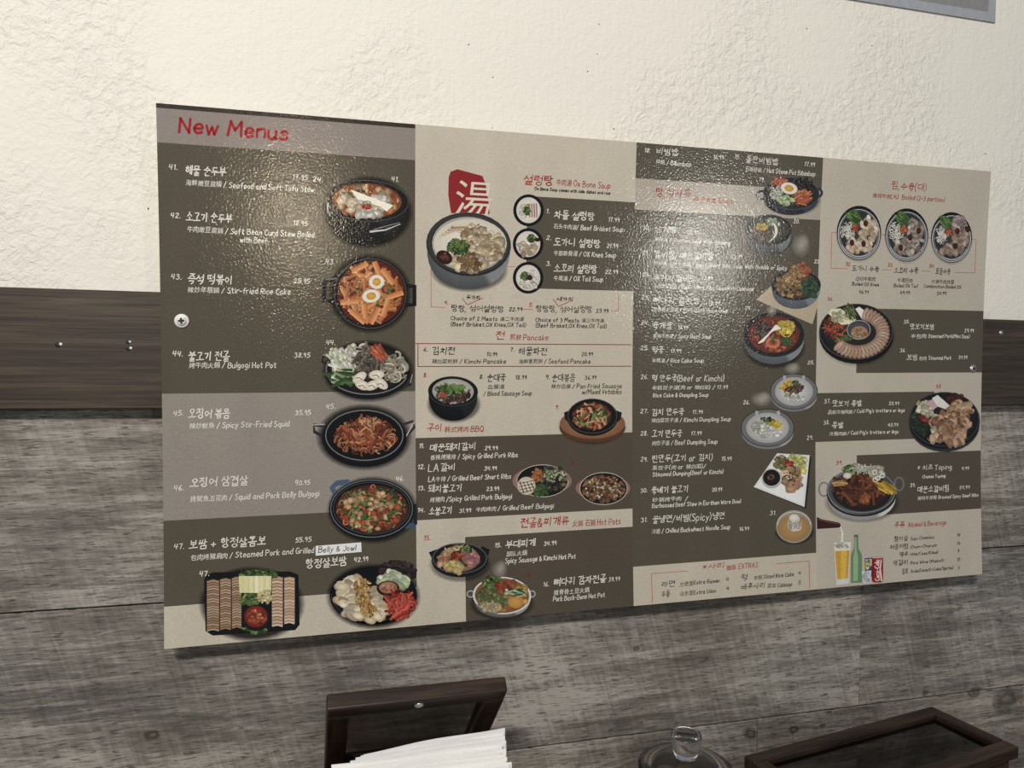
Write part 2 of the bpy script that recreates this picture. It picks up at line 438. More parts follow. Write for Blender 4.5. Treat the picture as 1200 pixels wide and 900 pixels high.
xz_rect('print_band', bx(617, 290), XB, avz((629.3, 338.3), (741, 341.1)), avz((629.3, 231), (743, 236.4)), OLIVE, L1)
xz_rect('print_band', XA, XB, avz((488, 609.3), (740, 596.5)), avz((487.5, 513.3), (740, 506.7)), OLIVE2, L1)
xz_rect('print_band', bx(545.5, 680), XB, 0, avz((545.3, 629.3), (740, 617.3)), OLIVE2, L1)
xz_rect('print_band', XB, XC, avz((743, 245.4), (962, 258)), avz((744, 209.4), (961, 223)), (172, 163, 150), L1)
xz_rect('print_band', XB, XC, 0, avz((740.8, 664), (957.3, 648)), CREAM, L1)
xz_rect('print_band', bx(1004, 400), BW, avz((1004, 436.3), (1149.5, 437.2)), avz((1028.8, 362.4), (1151.7, 363.8)), OLIVE, L1)
xz_rect('print_band', XC, bx(1094.5, 490), avz((957, 518), (1067, 514.4)), avz((957.7, 460), (1094.8, 459.5)), OLIVE, L1)
xz_rect('print_band', bx(1004, 560), BW, avz((1004, 604), (1150, 597)), avz((1004, 533.3), (1150, 528)), OLIVE2, L1)


# ------------------------------------------------------------------ lettering: hand-drawn stroke alphabets
# each glyph: strokes separated by |, points "x,y" (cap height 10, x-height 6); ~ = smooth curve
LAT = {
'A':"0,0 2.6,10 5.4,0|1,3.6 4.6,3.8",'B':"0,0 0,10|~0,9.8 4,9.4 4,6.2 0,5.4|~0,5.4 5,4.6 4.6,.6 0,0",'C':"~5,8.6 3,10 .4,7 .4,3 2.6,0 5,1.4",
'D':"0,0 0,10|~0,10 4.6,8.6 5.2,3 0,0",'E':"4.6,9.8 0,10 0,0 4.8,.2|0,5.2 4,5.4",'F':"0,0 0,10 4.6,9.8|0,5.2 3.8,5.4",'G':"~5,8.6 3,10 .4,7 .4,3 2.6,0 5,1.4 5,4.4 3,4.4",
'H':"0,0 0,10|5,0 5,10|0,5 5,5.3",'I':"1,0 1,10",'J':"4,10 ~4,3 2.6,0 0,1.6",'K':"0,0 0,10|4.6,9.8 .2,4.6 4.8,0",'L':"0,10 0,.2 4.4,0",
'M':"0,0 .6,10 3.2,4 6,10 6.6,0",'N':"0,0 .2,10 4.8,.2 5,10",'O':"~2.8,10 .2,7 .2,3 2.8,0 5.4,3 5.4,7 2.8,10",'P':"0,0 0,10|~0,10 4.8,9 4.4,5.4 0,4.6",
'Q':"~2.8,10 .2,7 .2,3 2.8,0 5.4,3 5.4,7 2.8,10|3.4,2.6 5.8,-.6",'R':"0,0 0,10|~0,10 4.6,9 4.2,5.4 0,4.8|1.6,4.8 4.8,0",'S':"~4.6,8.8 2.6,10 .4,8 2.4,5.4 4.8,3 2.6,0 0,1.2",
'T':"0,9.8 5.4,10|2.6,9.8 2.6,0",'U':"0,10 ~0,3 2.4,0 4.8,3 4.8,10",'V':"0,10 2.6,0 5.2,10",'W':"0,10 1.6,0 3.4,7 5,0 6.8,10",'X':"0,10 4.8,0|4.8,10 0,0",'Y':"0,10 2.4,5 2.2,0|5,10 2.4,5",'Z':"0,9.8 4.8,10 0,.2 5,0",
'a':"~4,5.4 2,6.2 .2,3.4 1.2,0 3,.6 4,3.4|4,6 ~4,1.6 5,0",'b':"0,10 0,0|~0,4 2.2,6 4.2,4 3.6,.8 1.6,0 0,1.2",'c':"~3.8,5.2 2,6.2 .2,3.2 1.6,0 4,1",'d':"4,10 4,0|~4,4.6 2,6 .2,3.2 1.6,0 4,1.8",
'e':"~.3,3 4,3.6 3.2,6 1.4,6 .2,3 1.6,0 4.2,1",'f':"~4,9.4 2.6,10 1.8,8 1.6,0|0,5.6 3.8,6",'g':"~4,5 2,6.2 .2,3.6 1.6,.8 4,2.6|4,6 ~4,-1 2.4,-3.4 .4,-2.4",'h':"0,10 0,0|~0,3.6 2.2,6 3.8,4.6 4,0",
'i':".6,6 .6,0|.6,8 .7,8.7",'j':"1.8,6 ~1.8,-1 .4,-3.2 -.8,-2.4|1.8,8 1.9,8.7",'k':"0,10 0,0|3.6,6 .2,3 3.8,0",'l':".6,10 .6,0",'m':"0,6 0,0|~0,4 1.8,6 3,4.4 3,0|~3,4 4.8,6 6,4.4 6.2,0",
'n':"0,6 0,0|~0,3.8 2.2,6 3.8,4.6 4,0",'o':"~2,6.1 .2,3 2,0 4,3 2,6.1",'p':"0,6 0,-3.4|~0,4.4 2.4,6.1 4,3.4 2.4,0 0,1.4",'q':"4,6 4,-3.4|~4,4.6 2,6.1 .2,3.2 1.8,0 4,1.6",
'r':"0,6 0,0|~0,3.6 1.4,5.8 3.2,5.6",'s':"~3.4,5.4 1.8,6.2 .4,4.8 2,3 3.6,1.4 1.8,0 0,.8",'t':"1.8,9 ~1.8,1.6 2.6,0 3.8,.6|0,6 3.8,6.2",'u':"0,6 ~0,1.6 1.8,0 3.6,2|3.8,6 4,0",
'v':"0,6 2,0 4,6",'w':"0,6 1.4,0 2.8,5 4.2,0 5.6,6",'x':"0,6 3.8,0|3.8,6 0,0",'y':"0,6 2,1|4,6 ~2.2,1 1,-3 0,-3",'z':"0,5.8 3.6,6 0,.2 3.8,0",
'0':"~2.2,9 .3,6 .4,2.4 2.2,0 4,2.8 4,6.4 2.2,9",'1':"0,7.4 1.6,9.2 1.4,0",'2':"~.2,7 2,9.2 3.8,7 1.6,2.6 0,.2|0,.2 4,0",'3':"~.2,8 2.4,9.2 3.4,6.8 1.6,5|~1.6,5 4,3.4 2.6,0 0,.8",'4':".6,9 0,4 4,4.2|3.4,9 2.8,0",
'5':"3.8,9 .6,9 .2,5|~.2,5 3.2,5 3.6,1.4 0,0",'6':"~3,9.2 .6,5 .4,1.6 2.2,0 3.6,2.2 2,4 .5,2.4",'7':"0,8.8 3.6,9 ~2.4,4 1.8,0",'8':"~3.6,8 1.8,9.2 .6,7 3.4,3 2,0 .4,2 2.6,5.4 3.6,8",'9':"~3.4,7 1.8,9 .3,6.6 1.6,4.8 3.4,6.8|3.5,8 2.8,0",
'.':".2,0 .6,.8",',':".8,.8 .1,-1.4",'/':"0,-.8 3.6,9.6",'(':"~2,11 .3,7 .3,3 2,-1",')':"~0,11 1.7,7 1.7,3 0,-1",'-':"0,4 3,4.2",'~':"~0,4 1,5 2.4,4 3.4,5",'&':"~5,0 1,6 1.4,9.2 3,8.6 2.6,6 .2,3 1.4,0 3.4,.6 4.8,4",
'+':"0,4.6 4.6,4.8|2.3,7 2.3,2.4","'":".4,10 .2,7.6",'*':"0,4 4,8|4,4 0,8|2,3 2,9",':':".3,1 .5,1.8|.3,5 .5,5.8",
}
# Hangul letters in a unit box
JC = {
'ㄱ':"0,.95 .9,1 ~.8,.5 .45,0",'ㄴ':"0.05,1 .05,.12 1,.15",'ㄷ':".95,.95 .05,.95 .05,.08 1,.1",'ㄹ':"0,.97 .95,1 .9,.58 .05,.52 .05,.05 1,.08",'ㅁ':".05,.95 .08,.05 .95,.08 .95,.97 .05,.95",
'ㅂ':".05,1 .08,.03 .95,.05 .95,1|.07,.5 .95,.53",'ㅅ':"~.5,1 .35,.5 0,0|.42,.6 1,.05",'ㅇ':"~.5,1 .05,.55 .5,.05 .95,.55 .5,1",'ㅈ':".05,.95 .95,1 .5,.5 0,0|.5,.5 1,.03",
'ㅊ':".35,1.12 .65,1.05|.05,.82 .95,.86 .5,.42 0,0|.5,.42 1,.03",'ㅋ':"0,.95 .9,1 ~.8,.5 .45,0|.02,.5 .8,.58",'ㅌ':".95,.97 .05,.95 .05,.06 1,.08|.05,.5 .9,.54",'ㅍ':"0,.95 1,.98|.28,.95 .32,.1|.72,.95 .68,.1|0,.06 1,.1",'ㅎ':".35,1.12 .62,1.06|.05,.8 .95,.83|~.5,.64 .12,.33 .5,.02 .88,.33 .5,.64",
}
CHO = ['ㄱ','ㄱㄱ','ㄴ','ㄷ','ㄷㄷ','ㄹ','ㅁ','ㅂ','ㅂㅂ','ㅅ','ㅅㅅ','ㅇ','ㅈ','ㅈㅈ','ㅊ','ㅋ','ㅌ','ㅍ','ㅎ']
JONG = ['','ㄱ','ㄱㄱ','ㄱㅅ','ㄴ','ㄴㅈ','ㄴㅎ','ㄷ','ㄹ','ㄹㄱ','ㄹㅁ','ㄹㅂ','ㄹㅅ','ㄹㅌ','ㄹㅍ','ㄹㅎ','ㅁ','ㅂ','ㅂㅅ','ㅅ','ㅅㅅ','ㅇ','ㅈ','ㅊ','ㅋ','ㅌ','ㅍ','ㅎ']
# vowels: v = strokes right of the consonant, h = strokes under it
JV = {0:('v',".2,1 .2,0|.2,.5 .9,.53"),1:('v',".15,.95 .15,.05|.15,.5 .7,.52|.75,1 .75,0"),2:('v',".2,1 .2,0|.2,.62 .9,.64|.2,.36 .9,.4"),3:('v',".15,.95 .15,.05|.15,.62 .7,.64|.15,.36 .7,.4|.75,1 .75,0"),
4:('v',".75,1 .75,0|0,.5 .75,.53"),5:('v',".45,.95 .45,.05|-.05,.5 .45,.52|.9,1 .9,0"),6:('v',".75,1 .75,0|0,.62 .75,.65|0,.36 .75,.4"),7:('v',".45,.95 .45,.05|-.05,.62 .45,.64|-.05,.36 .45,.4|.9,1 .9,0"),
8:('h',"0,.15 1,.22|.5,.95 .5,.2"),12:('h',"0,.15 1,.22|.34,.95 .36,.2|.68,.95 .66,.2"),13:('h',"0,.85 1,.92|.5,.88 .45,0"),17:('h',"0,.85 1,.92|.34,.88 .28,0|.68,.88 .7,0"),18:('h',"0,.5 1,.55"),
20:('v',".5,1 .5,0"),9:('m',(8,0)),10:('m',(8,1)),11:('m',(8,20)),14:('m',(13,4)),15:('m',(13,5)),16:('m',(13,20)),19:('m',(18,20))}
def parse(s):
    out = []
    for st in s.split('|'):
        pts = []; sm = False; cur = []; 
        for tk in st.split():
            if tk[0] == '~': sm = True; tk = tk[1:]; start = len(cur)-1 if cur else 0
            a, b = tk.split(','); cur.append((float(a), float(b)))
        if sm: cur = cur[:max(start, 0)] + crom(cur[max(start, 0):])
        out.append(cur)
    return out
def crom(p, n=4):
    if len(p) < 3: return p
    q = [p[0] if p[0] != p[-1] else p[-2]] + p + [p[-1] if p[0] != p[-1] else p[1]]; o = []
    for i in range(1, len(q)-2):
        for k in range(n):
            t = k/n; a, b, c, d = q[i-1:i+3]
            o.append(tuple(.5*(2*b[j]+(c[j]-a[j])*t+(2*a[j]-5*b[j]+4*c[j]-d[j])*t*t+(3*b[j]-a[j]-3*c[j]+d[j])*t**3) for j in (0, 1)))
    return o + [p[-1]]
GC = {}
def boxed(strokes, x0, x1, y0, y1): return [[(x0+(x1-x0)*a, y0+(y1-y0)*b) for a, b in st] for st in strokes]
def cons(js, x0, x1, y0, y1):
    if len(js) == 1: return boxed(parse(JC[js]), x0, x1, y0, y1)
    m = (x0+x1)/2; g = (x1-x0)*.06
    return boxed(parse(JC[js[0]]), x0, m-g, y0, y1) + boxed(parse(JC[js[1]]), m+g, x1, y0, y1)
def hangul(ch):
    i = ord(ch)-0xAC00; c, v, j = CHO[i//588], i % 588//28, JONG[i % 28]; k, d = JV[v]; o = []
    if k == 'v':
        if j: o += cons(c, .04, .50, .50, .93) + boxed(parse(d), .58, .88, .40, 1.02) + cons(j, .22, .84, -.06, .32)
        else: o += cons(c, .04, .50, .24, .80) + boxed(parse(d), .58, .90, .02, 1.0)
    elif k == 'h':
        if j: o += cons(c, .20, .74, .66, 1.0) + boxed(parse(d), .02, .92, .38, .62) + cons(j, .22, .74, -.08, .26)
        else: o += cons(c, .20, .74, .50, .95) + boxed(parse(d), .02, .92, .04, .44)
    else:
        h, vv = d
        if j: o += cons(c, .08, .46, .62, .98) + boxed(parse(JV[h][1]), .0, .54, .40, .58) + boxed(parse(JV[vv][1]), .60, .90, .36, 1.02) + cons(j, .22, .80, -.06, .28)
        else: o += cons(c, .08, .46, .50, .92) + boxed(parse(JV[h][1]), .0, .54, .14, .42) + boxed(parse(JV[vv][1]), .60, .92, .0, 1.0)
    return o
def glyph(ch):
    """-> ('s', advance, strokes) in em units (cap height / syllable height 1) or ('f', advance, verts, faces)"""
    if ch in GC: return GC[ch]
    if ch == ' ': g = ('s', .34, [])
    elif 0xAC00 <= ord(ch) <= 0xD7A3: g = ('s', .98, hangul(ch))
    elif ch in LAT:
        st = parse(LAT[ch]); mx = max(p[0] for s in st for p in s)
        g = ('s', (mx+1.9)/10, [[(x/10, y/10) for x, y in s] for s in st])
    else: g = font_glyph(ch)
    GC[ch] = g; return g
_fo = None
def font_glyph(ch):                                    # Chinese characters from Blender's own built-in typeface
    global _fo
    if _fo is None:
        cu = bpy.data.curves.new('glyph_source', 'FONT'); cu.resolution_u = 2; cu.size = 1.0
        _fo = bpy.data.objects.new('glyph_source', cu); col.objects.link(_fo)
    _fo.data.body = ch
    dg = bpy.context.evaluated_depsgraph_get(); dg.update(); ev = _fo.evaluated_get(dg); me = ev.to_mesh()
    vs_ = [(v.co.x, v.co.y) for v in me.vertices]; fs = [tuple(p.vertices) for p in me.polygons]; ev.to_mesh_clear()
    if not vs_: return ('s', .9, [])
    x0 = min(v[0] for v in vs_); x1 = max(v[0] for v in vs_); y0 = min(v[1] for v in vs_); y1 = max(v[1] for v in vs_)
    k = .92/max(x1-x0, y1-y0)
    vs_ = [((x-x0)*k+.03, 1.16*((y-y0)*k + (.92-(y1-y0)*k)/2) - .05) for x, y in vs_]
    return ('f', (x1-x0)*k+.10, vs_, fs)

TXT = .00028
def text(P_, crop, x0, y0, x1, h, s, color, wt=.085, turn=0, jit=1):
    """letter a string from crop point (x0,y0) [baseline] to reach crop x1, letters h crop pixels high"""
    bx0, bz0 = cp(crop, x0, y0)
    if turn: k_h = None
    bh = abs(cp(crop, x0, y0-h)[1]-bz0) if not turn else abs(cp(crop, x0+h, y0)[0]-bx0)
    width = abs(cp(crop, x1, y0)[0]-bx0) if not turn else abs(cp(crop, x0, x1)[1]-bz0)
    gl = [glyph(c) for c in s]; adv = sum(g[1] for g in gl) - .1
    kx = width/adv; pen = 0; V = []; Fc = []
    for c, g in zip(s, gl):
        r = rnd.uniform(-.05, .05)*jit; dy = rnd.uniform(-.04, .04)*jit + (.07 if '\uac00' <= c <= '\ud7a3' else 0); sy = 1+rnd.uniform(-.06, .06)*jit
        def tx(a, b):
            X = (pen + a + .10*b - r*b)*kx; Y = (b*sy + dy + r*(a-.3))*bh
            return (bx0+X, bz0+Y) if not turn else (bx0-Y, bz0+X)
        if g[0] == 'f':
            b = len(V); V += [tx(*v) for v in g[2]]; Fc += [tuple(b+i for i in f) for f in g[3]]
        else:
            hw = max(wt*bh*.5, .00032)*rnd.uniform(.9, 1.12)
            for st in g[2]:
                q = [tx(*p) for p in st]; n = len(q); b = len(V)
                for i in range(n):
                    p0 = q[max(0, i-1)]; p1 = q[min(n-1, i+1)]; dx, dz = p1[0]-p0[0], p1[1]-p0[1]; L = math.hypot(dx, dz) or 1e-9
                    if 0 < i < n-1:
                        ax, az = q[i][0]-p0[0], q[i][1]-p0[1]; bx_, bz_ = p1[0]-q[i][0], p1[1]-q[i][1]
                        la, lb = math.hypot(ax, az) or 1e-9, math.hypot(bx_, bz_) or 1e-9
                        cs = (ax*bx_+az*bz_)/la/lb
                        if cs < .3:                    # sharp corner: close this ribbon and start another
                            nx_, nz_ = -az/la*hw, ax/la*hw; ex, ez = ax/la*hw, az/la*hw
                            V += [(q[i][0]+nx_+ex, q[i][1]+nz_+ez), (q[i][0]-nx_+ex, q[i][1]-nz_+ez)]
                            m = (len(V)-b)//2
                            Fc += [(b+2*t, b+2*t+1, b+2*t+3, b+2*t+2) for t in range(m-1)]
                            b = len(V); nx_, nz_ = -bz_/lb*hw, bx_/lb*hw
                            V += [(q[i][0]+nx_, q[i][1]+nz_), (q[i][0]-nx_, q[i][1]-nz_)]; continue
                    ex = ez = 0
                    if i == 0: ex, ez = -dx/L*hw*.6, -dz/L*hw*.6
                    if i == n-1: ex, ez = dx/L*hw*.6, dz/L*hw*.6
                    nx_, nz_ = -dz/L*hw, dx/L*hw
                    V += [(q[i][0]+nx_+ex, q[i][1]+nz_+ez), (q[i][0]-nx_+ex, q[i][1]-nz_+ez)]
                m = (len(V)-b)//2
                Fc += [(b+2*t, b+2*t+1, b+2*t+3, b+2*t+2) for t in range(m-1)]
        pen += g[1]
    k0 = P_.k; P_.k = 0; P_.add(V, Fc, color); P_.k = k0

WHITE = (236, 232, 222); BLACK = (30, 26, 24); RED = (158, 30, 34)
def entry(lines, color=WHITE, wt=.10, name='lettering', label=None):
    for ln in lines:
        P_ = Print('P', TXT); c = color; ww = wt
        if len(ln) > 6: c = ln[6] or color
        if len(ln) > 7: ww = ln[7]
        text(P_, *ln[:6], c, ww); P_.build(name, None, label)

# ---- section one
entry([('A',112,168,592,66,'New Menus')], RED, .175, label='red handwritten heading New Menus')
entry([('A',68,332,106,24,'41.'),('A',138,356,316,40,'해물 순두부'),('A',140,401,706,25,'海鮮嫩豆腐鍋 / Seafood and Soft Tofu Stew'),('A',612,374,678,22,'17.95'),('A',700,384,744,22,'24.')])
entry([('A',76,544,120,24,'42.'),('A',142,562,342,40,'소고기 순두부'),('A',146,607,706,25,'牛肉嫩豆腐鍋 / Soft Bean Curd Stew Boiled'),('A',380,652,506,24,'with Beef.'),('A',614,577,678,22,'18.95'),('A',1046,384,1078,22,'41.')])
entry([('A',78,814,124,24,'43.'),('A',148,834,344,40,'즉석 떡볶이'),('A',148,872,602,25,'辣炒年糕鍋 / Stir-fried Rice Cake'),('A',616,832,688,22,'25.95'),('A',756,748,796,24,'43.')])
entry([('B',84,440,130,24,'44.'),('B',152,462,332,40,'불고기 전골'),('B',154,492,540,25,'烤牛肉火鍋 / Bulgogi Hot Pot'),('B',618,446,688,22,'38.95'),('B',758,390,800,22,'44.')])
entry([('B',88,702,132,24,'45.'),('B',152,716,334,40,'오징어 볶음'),('B',156,758,598,25,'辣炒魷魚 / Spicy Stir-Fried Squid'),('B',622,698,692,22,'35.95'),('B',758,672,800,22,'45.')])
entry([('C',90,130,134,24,'46.'),('C',158,118,412,40,'오징어 삼겹살'),('C',160,180,728,25,'烤魷魚五花肉 / Squid and Pork Belly Bulgogi'),('C',622,106,688,22,'40.95'),('C',1064,88,1102,22,'46.')])
entry([('C',90,388,136,24,'47.'),('C',154,392,490,40,'보쌈 + 항정살콤보'),('C',162,438,706,25,'包肉烤豬肩肉 / Steamed Pork and Grilled'),('C',624,358,694,22,'55.95'),('C',666,474,846,40,'항정살보쌈'),('C',882,444,944,22,'42.99'),('C',202,508,246,24,'47.')])
# ---- section two
entry([('D',570,326,716,48,'설렁탕'),('D',734,330,1008,30,'牛肉湯 Ox Bone Soup'),('D',628,354,1008,15,'Ox Bone Soup comes with side dishes and rice',BLACK,.12)], RED, .10)
entry([('D',686,470,704,22,'1.'),('D',724,500,924,40,'차돌 설렁탕'),('D',722,548,1072,24,'石头牛肉湯/ Beef Brisket Soup'),('D',998,512,1054,22,'17.99')])
entry([('D',686,604,712,22,'2.'),('D',722,636,954,40,'도가니 설렁탕'),('D',722,682,1036,24,'牛筋軟骨湯 / OX Knee Soup'),('D',990,644,1046,22,'21.99')])
entry([('D',686,734,710,22,'3.'),('D',722,768,938,40,'소꼬리 설렁탕'),('D',722,808,972,24,'牛尾湯 / OX Tail Soup'),('D',982,774,1046,22,'22.99')])
entry([('E',176,156,194,18,'4.',RED),('E',206,194,470,32,'탕탕, 섞어설렁탕'),('E',500,190,566,20,'22.99'),('E',284,134,352,22,'두가지'),('E',206,236,572,20,'Choice of 2 Meats 湯二牛肉湯'),('E',206,266,584,20,'(Beef Brisket,OX Knee,OX Tail)')], BLACK, .10)
entry([('E',600,168,620,22,'5.',RED),('E',632,196,914,32,'탕탕탕, 섞어설렁탕'),('E',936,198,998,20,'23.99'),('E',736,142,820,22,'세가지'),('E',632,244,974,20,'Choice of 3 Meats 湯三牛肉湯'),('E',632,272,988,20,'(Beef Brisket,OX Knee,OX Tail)')], BLACK, .10)
entry([('E',428,334,474,40,'전'),('E',502,336,696,28,'煎餅 Pancake')], RED, .10)
entry([('E',70,392,92,20,'6.'),('E',112,410,224,36,'김치전'),('E',110,454,484,22,'辣白菜煎餅 / Kimchi Pancake'),('E',388,416,440,20,'10.99')], BLACK, .10)
entry([('E',504,394,526,20,'7.'),('E',544,412,688,36,'해물파전'),('E',546,454,908,22,'海鮮蔥煎餅 / Seafood Pancake'),('E',864,416,920,20,'20.99')], BLACK, .10)
entry([('E',70,522,90,22,'8.',RED),('E',350,530,372,20,'8.'),('E',388,546,480,36,'순대국'),('E',390,582,474,22,'血腸湯'),('E',372,616,614,22,'/ Blood Sausage Soup'),('E',532,534,588,22,'18.99')], BLACK, .10)
entry([('E',682,532,704,22,'9.'),('E',714,546,828,36,'순대볶음'),('E',710,580,1066,22,'辣炒血腸 / Pan Fried Sausage'),('E',866,608,1064,22,'w/Mixed Vetables'),('E',880,534,938,20,'36.99'),('E',732,682,750,20,'9.',RED)], BLACK, .10)
entry([('E',86,798,160,40,'구이'),('E',174,800,372,28,'韩式烤肉 BBQ')], RED, .10)
entry([('F',42,94,64,20,'11.'),('F',86,110,290,32,'매운돼지갈비'),('F',90,146,476,21,'香辣烤猪排 / Spicy Grilled Pork Ribs'),('F',330,103,388,18,'29.99')])
entry([('F',36,186,68,20,'12.'),('F',82,198,200,32,'LA갈비'),('F',82,242,446,21,'LA牛排 / Grilled Beef Short Ribs'),('F',328,192,384,18,'34.99')])
entry([('F',36,280,68,20,'13.'),('F',82,292,228,32,'돼지불고기'),('F',88,332,450,21,'烤猪肉 /Spicy Grilled Pork Bulgogi'),('F',338,282,394,18,'23.99')])
entry([('F',36,376,68,20,'14.'),('F',84,390,184,32,'소불고기'),('F',290,374,634,20,'牛肉烤肉 / Grilled Beef Bulgogi'),('F',218,378,270,18,'31.99')])
entry([('F',484,446,698,40,'전골&찌개류'),('F',714,440,928,27,'火鍋 石鍋 Hot Pots')], RED, .10)
entry([('F',62,500,92,22,'15.',RED),('F',374,530,404,20,'15.'),('F',420,536,552,34,'부대찌개'),('F',424,570,514,22,'部队火鍋'),('F',420,600,730,21,'Spicy Sausage & Kimchi Hot Pot'),('F',590,522,646,18,'34.99')])
entry([('F',514,660,536,18,'16.',(120,40,34)),('F',588,702,612,20,'16.'),('F',632,702,862,34,'뼈다귀 감자전골'),('F',632,740,788,22,'猪脊骨土豆火鍋'),('F',630,768,858,21,'Pork Back-Bone Hot Pot'),('F',874,680,924,18,'39.99'),('F',706,165,730,18,'12.',(120,40,34))])
# ---- section three
entry([('G',76,92,110,24,'18.'),('G',142,104,270,38,'비빔밥'),('G',140,160,350,26,'拌飯 / Bibimbap'),('G',480,130,540,24,'16.99')])
entry([('G',604,128,636,24,'19.'),('G',666,154,856,38,'돌판비빔밥'),('G',666,202,1078,26,'石板拌飯 / Hot Stone Pot Bibimbap'),('G',1014,172,1074,24,'17.99'),('G',748,262,780,24,'19.')])
entry([('G',138,352,346,52,'탕,식사류'),('G',360,382,592,32,'湯 主食类 Soups')], RED, .085)
entry([('G',68,546,104,26,'20.'),('G',132,562,262,38,'삼계탕'),('G',134,614,578,24,'蔘鸡湯 / Chicken Soup With Ginseng'),('G',324,570,394,24,'22.99'),('G',950,506,984,24,'20.')])
entry([('G',64,692,102,26,'21.'),('G',130,712,476,40,'갈비탕/매운갈비탕'),('G',128,754,912,24,'牛排湯 / 辣牛排湯 / Beef Short Ribs Soup With Noodle or Spicy'),('G',580,714,648,24,'23.99'),('G',1070,742,1098,22,'23')])
entry([('G',64,820,106,26,'22.'),('H',124,48,374,38,'우거지 갈비탕'),('H',126,88,716,24,'小白菜排骨湯 / Beef Short Ribs Soup With Cabbage'),('H',410,38,474,22,'23.99')])
entry([('H',58,152,104,26,'23.'),('H',122,178,396,38,'뼈다귀 감자탕'),('H',124,224,566,24,'猪脊骨土豆湯 / Pork Back-Bone Soup'),('H',450,184,518,22,'18.99'),('H',664,214,702,22,'24.')])
entry([('H',56,302,102,26,'24.'),('H',120,328,234,38,'육개장'),('H',124,380,466,24,'香辣牛肉湯 / Spicy Beef Soup'),('H',274,328,330,22,'18.99')])
entry([('H',54,450,100,26,'25.'),('H',118,472,186,38,'떡국'),('H',118,524,424,24,'年糕湯 / Rice Cake Soup'),('H',230,466,292,22,'17.99'),('H',1030,534,1070,22,'25.')])
entry([('H',54,620,98,26,'26.'),('H',118,636,542,36,'떡 만두국(Beef or Kimchi)'),('H',118,684,564,24,'年糕饺子湯(肉 or 辣白菜) / 17.99'),('H',126,728,450,22,'Rice Cake & Dumpling Soup'),('H',654,768,692,24,'26.')])
entry([('H',52,820,98,26,'27.'),('H',116,836,306,38,'김치 만두국'),('H',116,876,582,24,'辣白菜饺子湯 / Kimchi Dumpling Soup'),('H',358,824,418,22,'17.99')])
entry([('I',40,114,72,20,'28.'),('I',88,124,220,30,'고기 만두국'),('I',90,158,378,19,'肉饺子湯 / Beef Dumpling Soup'),('I',262,112,308,17,'17.99')])
entry([('I',40,228,72,20,'29.'),('I',88,234,356,30,'찐만두(고기 or 김치)'),('I',90,266,326,19,'蒸饺子(肉 or 辣白菜)/'),('I',92,294,404,18,'Steamed Dumping(Beef or Kimchi)'),('I',396,224,440,17,'15.99'),('I',770,132,798,19,'29.')])
entry([('I',40,364,70,20,'30.'),('I',86,372,248,30,'뚝배기 불고기'),('I',90,406,248,19,'砂锅烤牛肉  /'),('I',90,432,480,18,'Barbecued Beef Stew in Earthen Ware Bowl'),('I',354,360,398,17,'20.99')])
entry([('I',42,494,70,20,'31.'),('I',90,500,408,30,'물냉면/비빔(Spicy)냉면'),('I',88,546,434,19,'冷面 / Chilled Buckwheat Noodle Soup'),('I',474,532,516,17,'16.99'),('I',608,464,636,19,'31.')])
entry([('I',312,706,408,26,'*사리'),('I',416,706,458,20,'麵面'),('I',470,700,556,22,'EXTRAS')], RED, .09)
entry([('I',130,782,190,26,'라면'),('I',210,778,270,20,'方便面'),('I',274,768,388,16,'Extra Ramen'),('I',416,754,428,17,'4')], BLACK, .10)
entry([('I',130,826,168,26,'우동'),('I',210,820,270,20,'乌冬面'),('I',274,812,372,16,'Extra Udon'),('I',416,794,428,17,'4')], BLACK, .10)
entry([('I',480,754,508,28,'떡'),('I',536,748,574,18,'年糕'),('I',580,742,714,16,'Sliced Rice Cake'),('I',732,726,744,17,'4')], BLACK, .10)
entry([('I',480,794,586,26,'배추사리'),('I',596,784,634,18,'菜菜'),('I',642,780,706,16,'Cabbage'),('I',732,768,744,17,'5')], BLACK, .10)
# ---- section four
entry([('J',512,228,740,48,'찜,수육(대)'),('J',392,280,560,28,'清炖牛肉(大)'),('J',582,292,858,30,'Boiled (2~3 portion)')], RED, .085)
entry([('J',224,716,258,24,'32.',RED),('J',262,752,434,36,'도가니 수육'),('J',288,812,412,26,'白切牛軟肉'),('J',264,842,436,20,'Boiled OX Knee'),('J',308,894,370,22,'46.99')], BLACK, .10)
entry([('J',492,722,526,24,'33.',RED),('J',530,764,684,36,'소꼬리 수육'),('J',552,822,648,26,'牛尾巴肉'),('J',530,852,682,20,'Boiled OX Tail'),('K',572,26,632,22,'49.99')], BLACK, .10)
entry([('J',756,730,792,24,'34.',RED),('J',796,772,890,36,'모듬수육'),('J',770,830,914,26,'什锦牛肉拼盘'),('J',722,856,962,20,'Combination Boiled OX'),('K',808,30,866,22,'54.99')], BLACK, .10)
entry([('K',594,212,630,24,'35.'),('K',632,252,786,36,'맛보기보쌈'),('K',636,306,734,26,'半包肉'),('K',750,304,1014,22,'Steamed Pork(Mini Size)'),('K',982,268,1042,22,'29.99')])
entry([('K',570,396,606,24,'36.'),('K',610,448,680,36,'보쌈'),('K',690,448,736,24,'包肉'),('K',752,444,898,22,'Steamed Pork'),('K',944,440,1000,22,'39.99'),('K',106,66,142,24,'36.',RED)])
entry([('K',86,722,126,26,'37.'),('K',136,746,324,38,'맛보기 족발'),('K',108,792,264,24,'品尝冷猪肉脚'),('K',274,784,600,22,"/ Cold Pig's trotters or legs"),('K',500,734,564,22,'25.99')])
entry([('K',82,858,120,26,'38.'),('K',132,884,206,38,'족발'),('L',96,48,186,20,'冷猪肉脚'),('L',194,42,462,18,"/ Cold Pig's trotters or legs"),('K',494,872,558,22,'45.99'),('K',800,626,836,24,'38.',RED)])
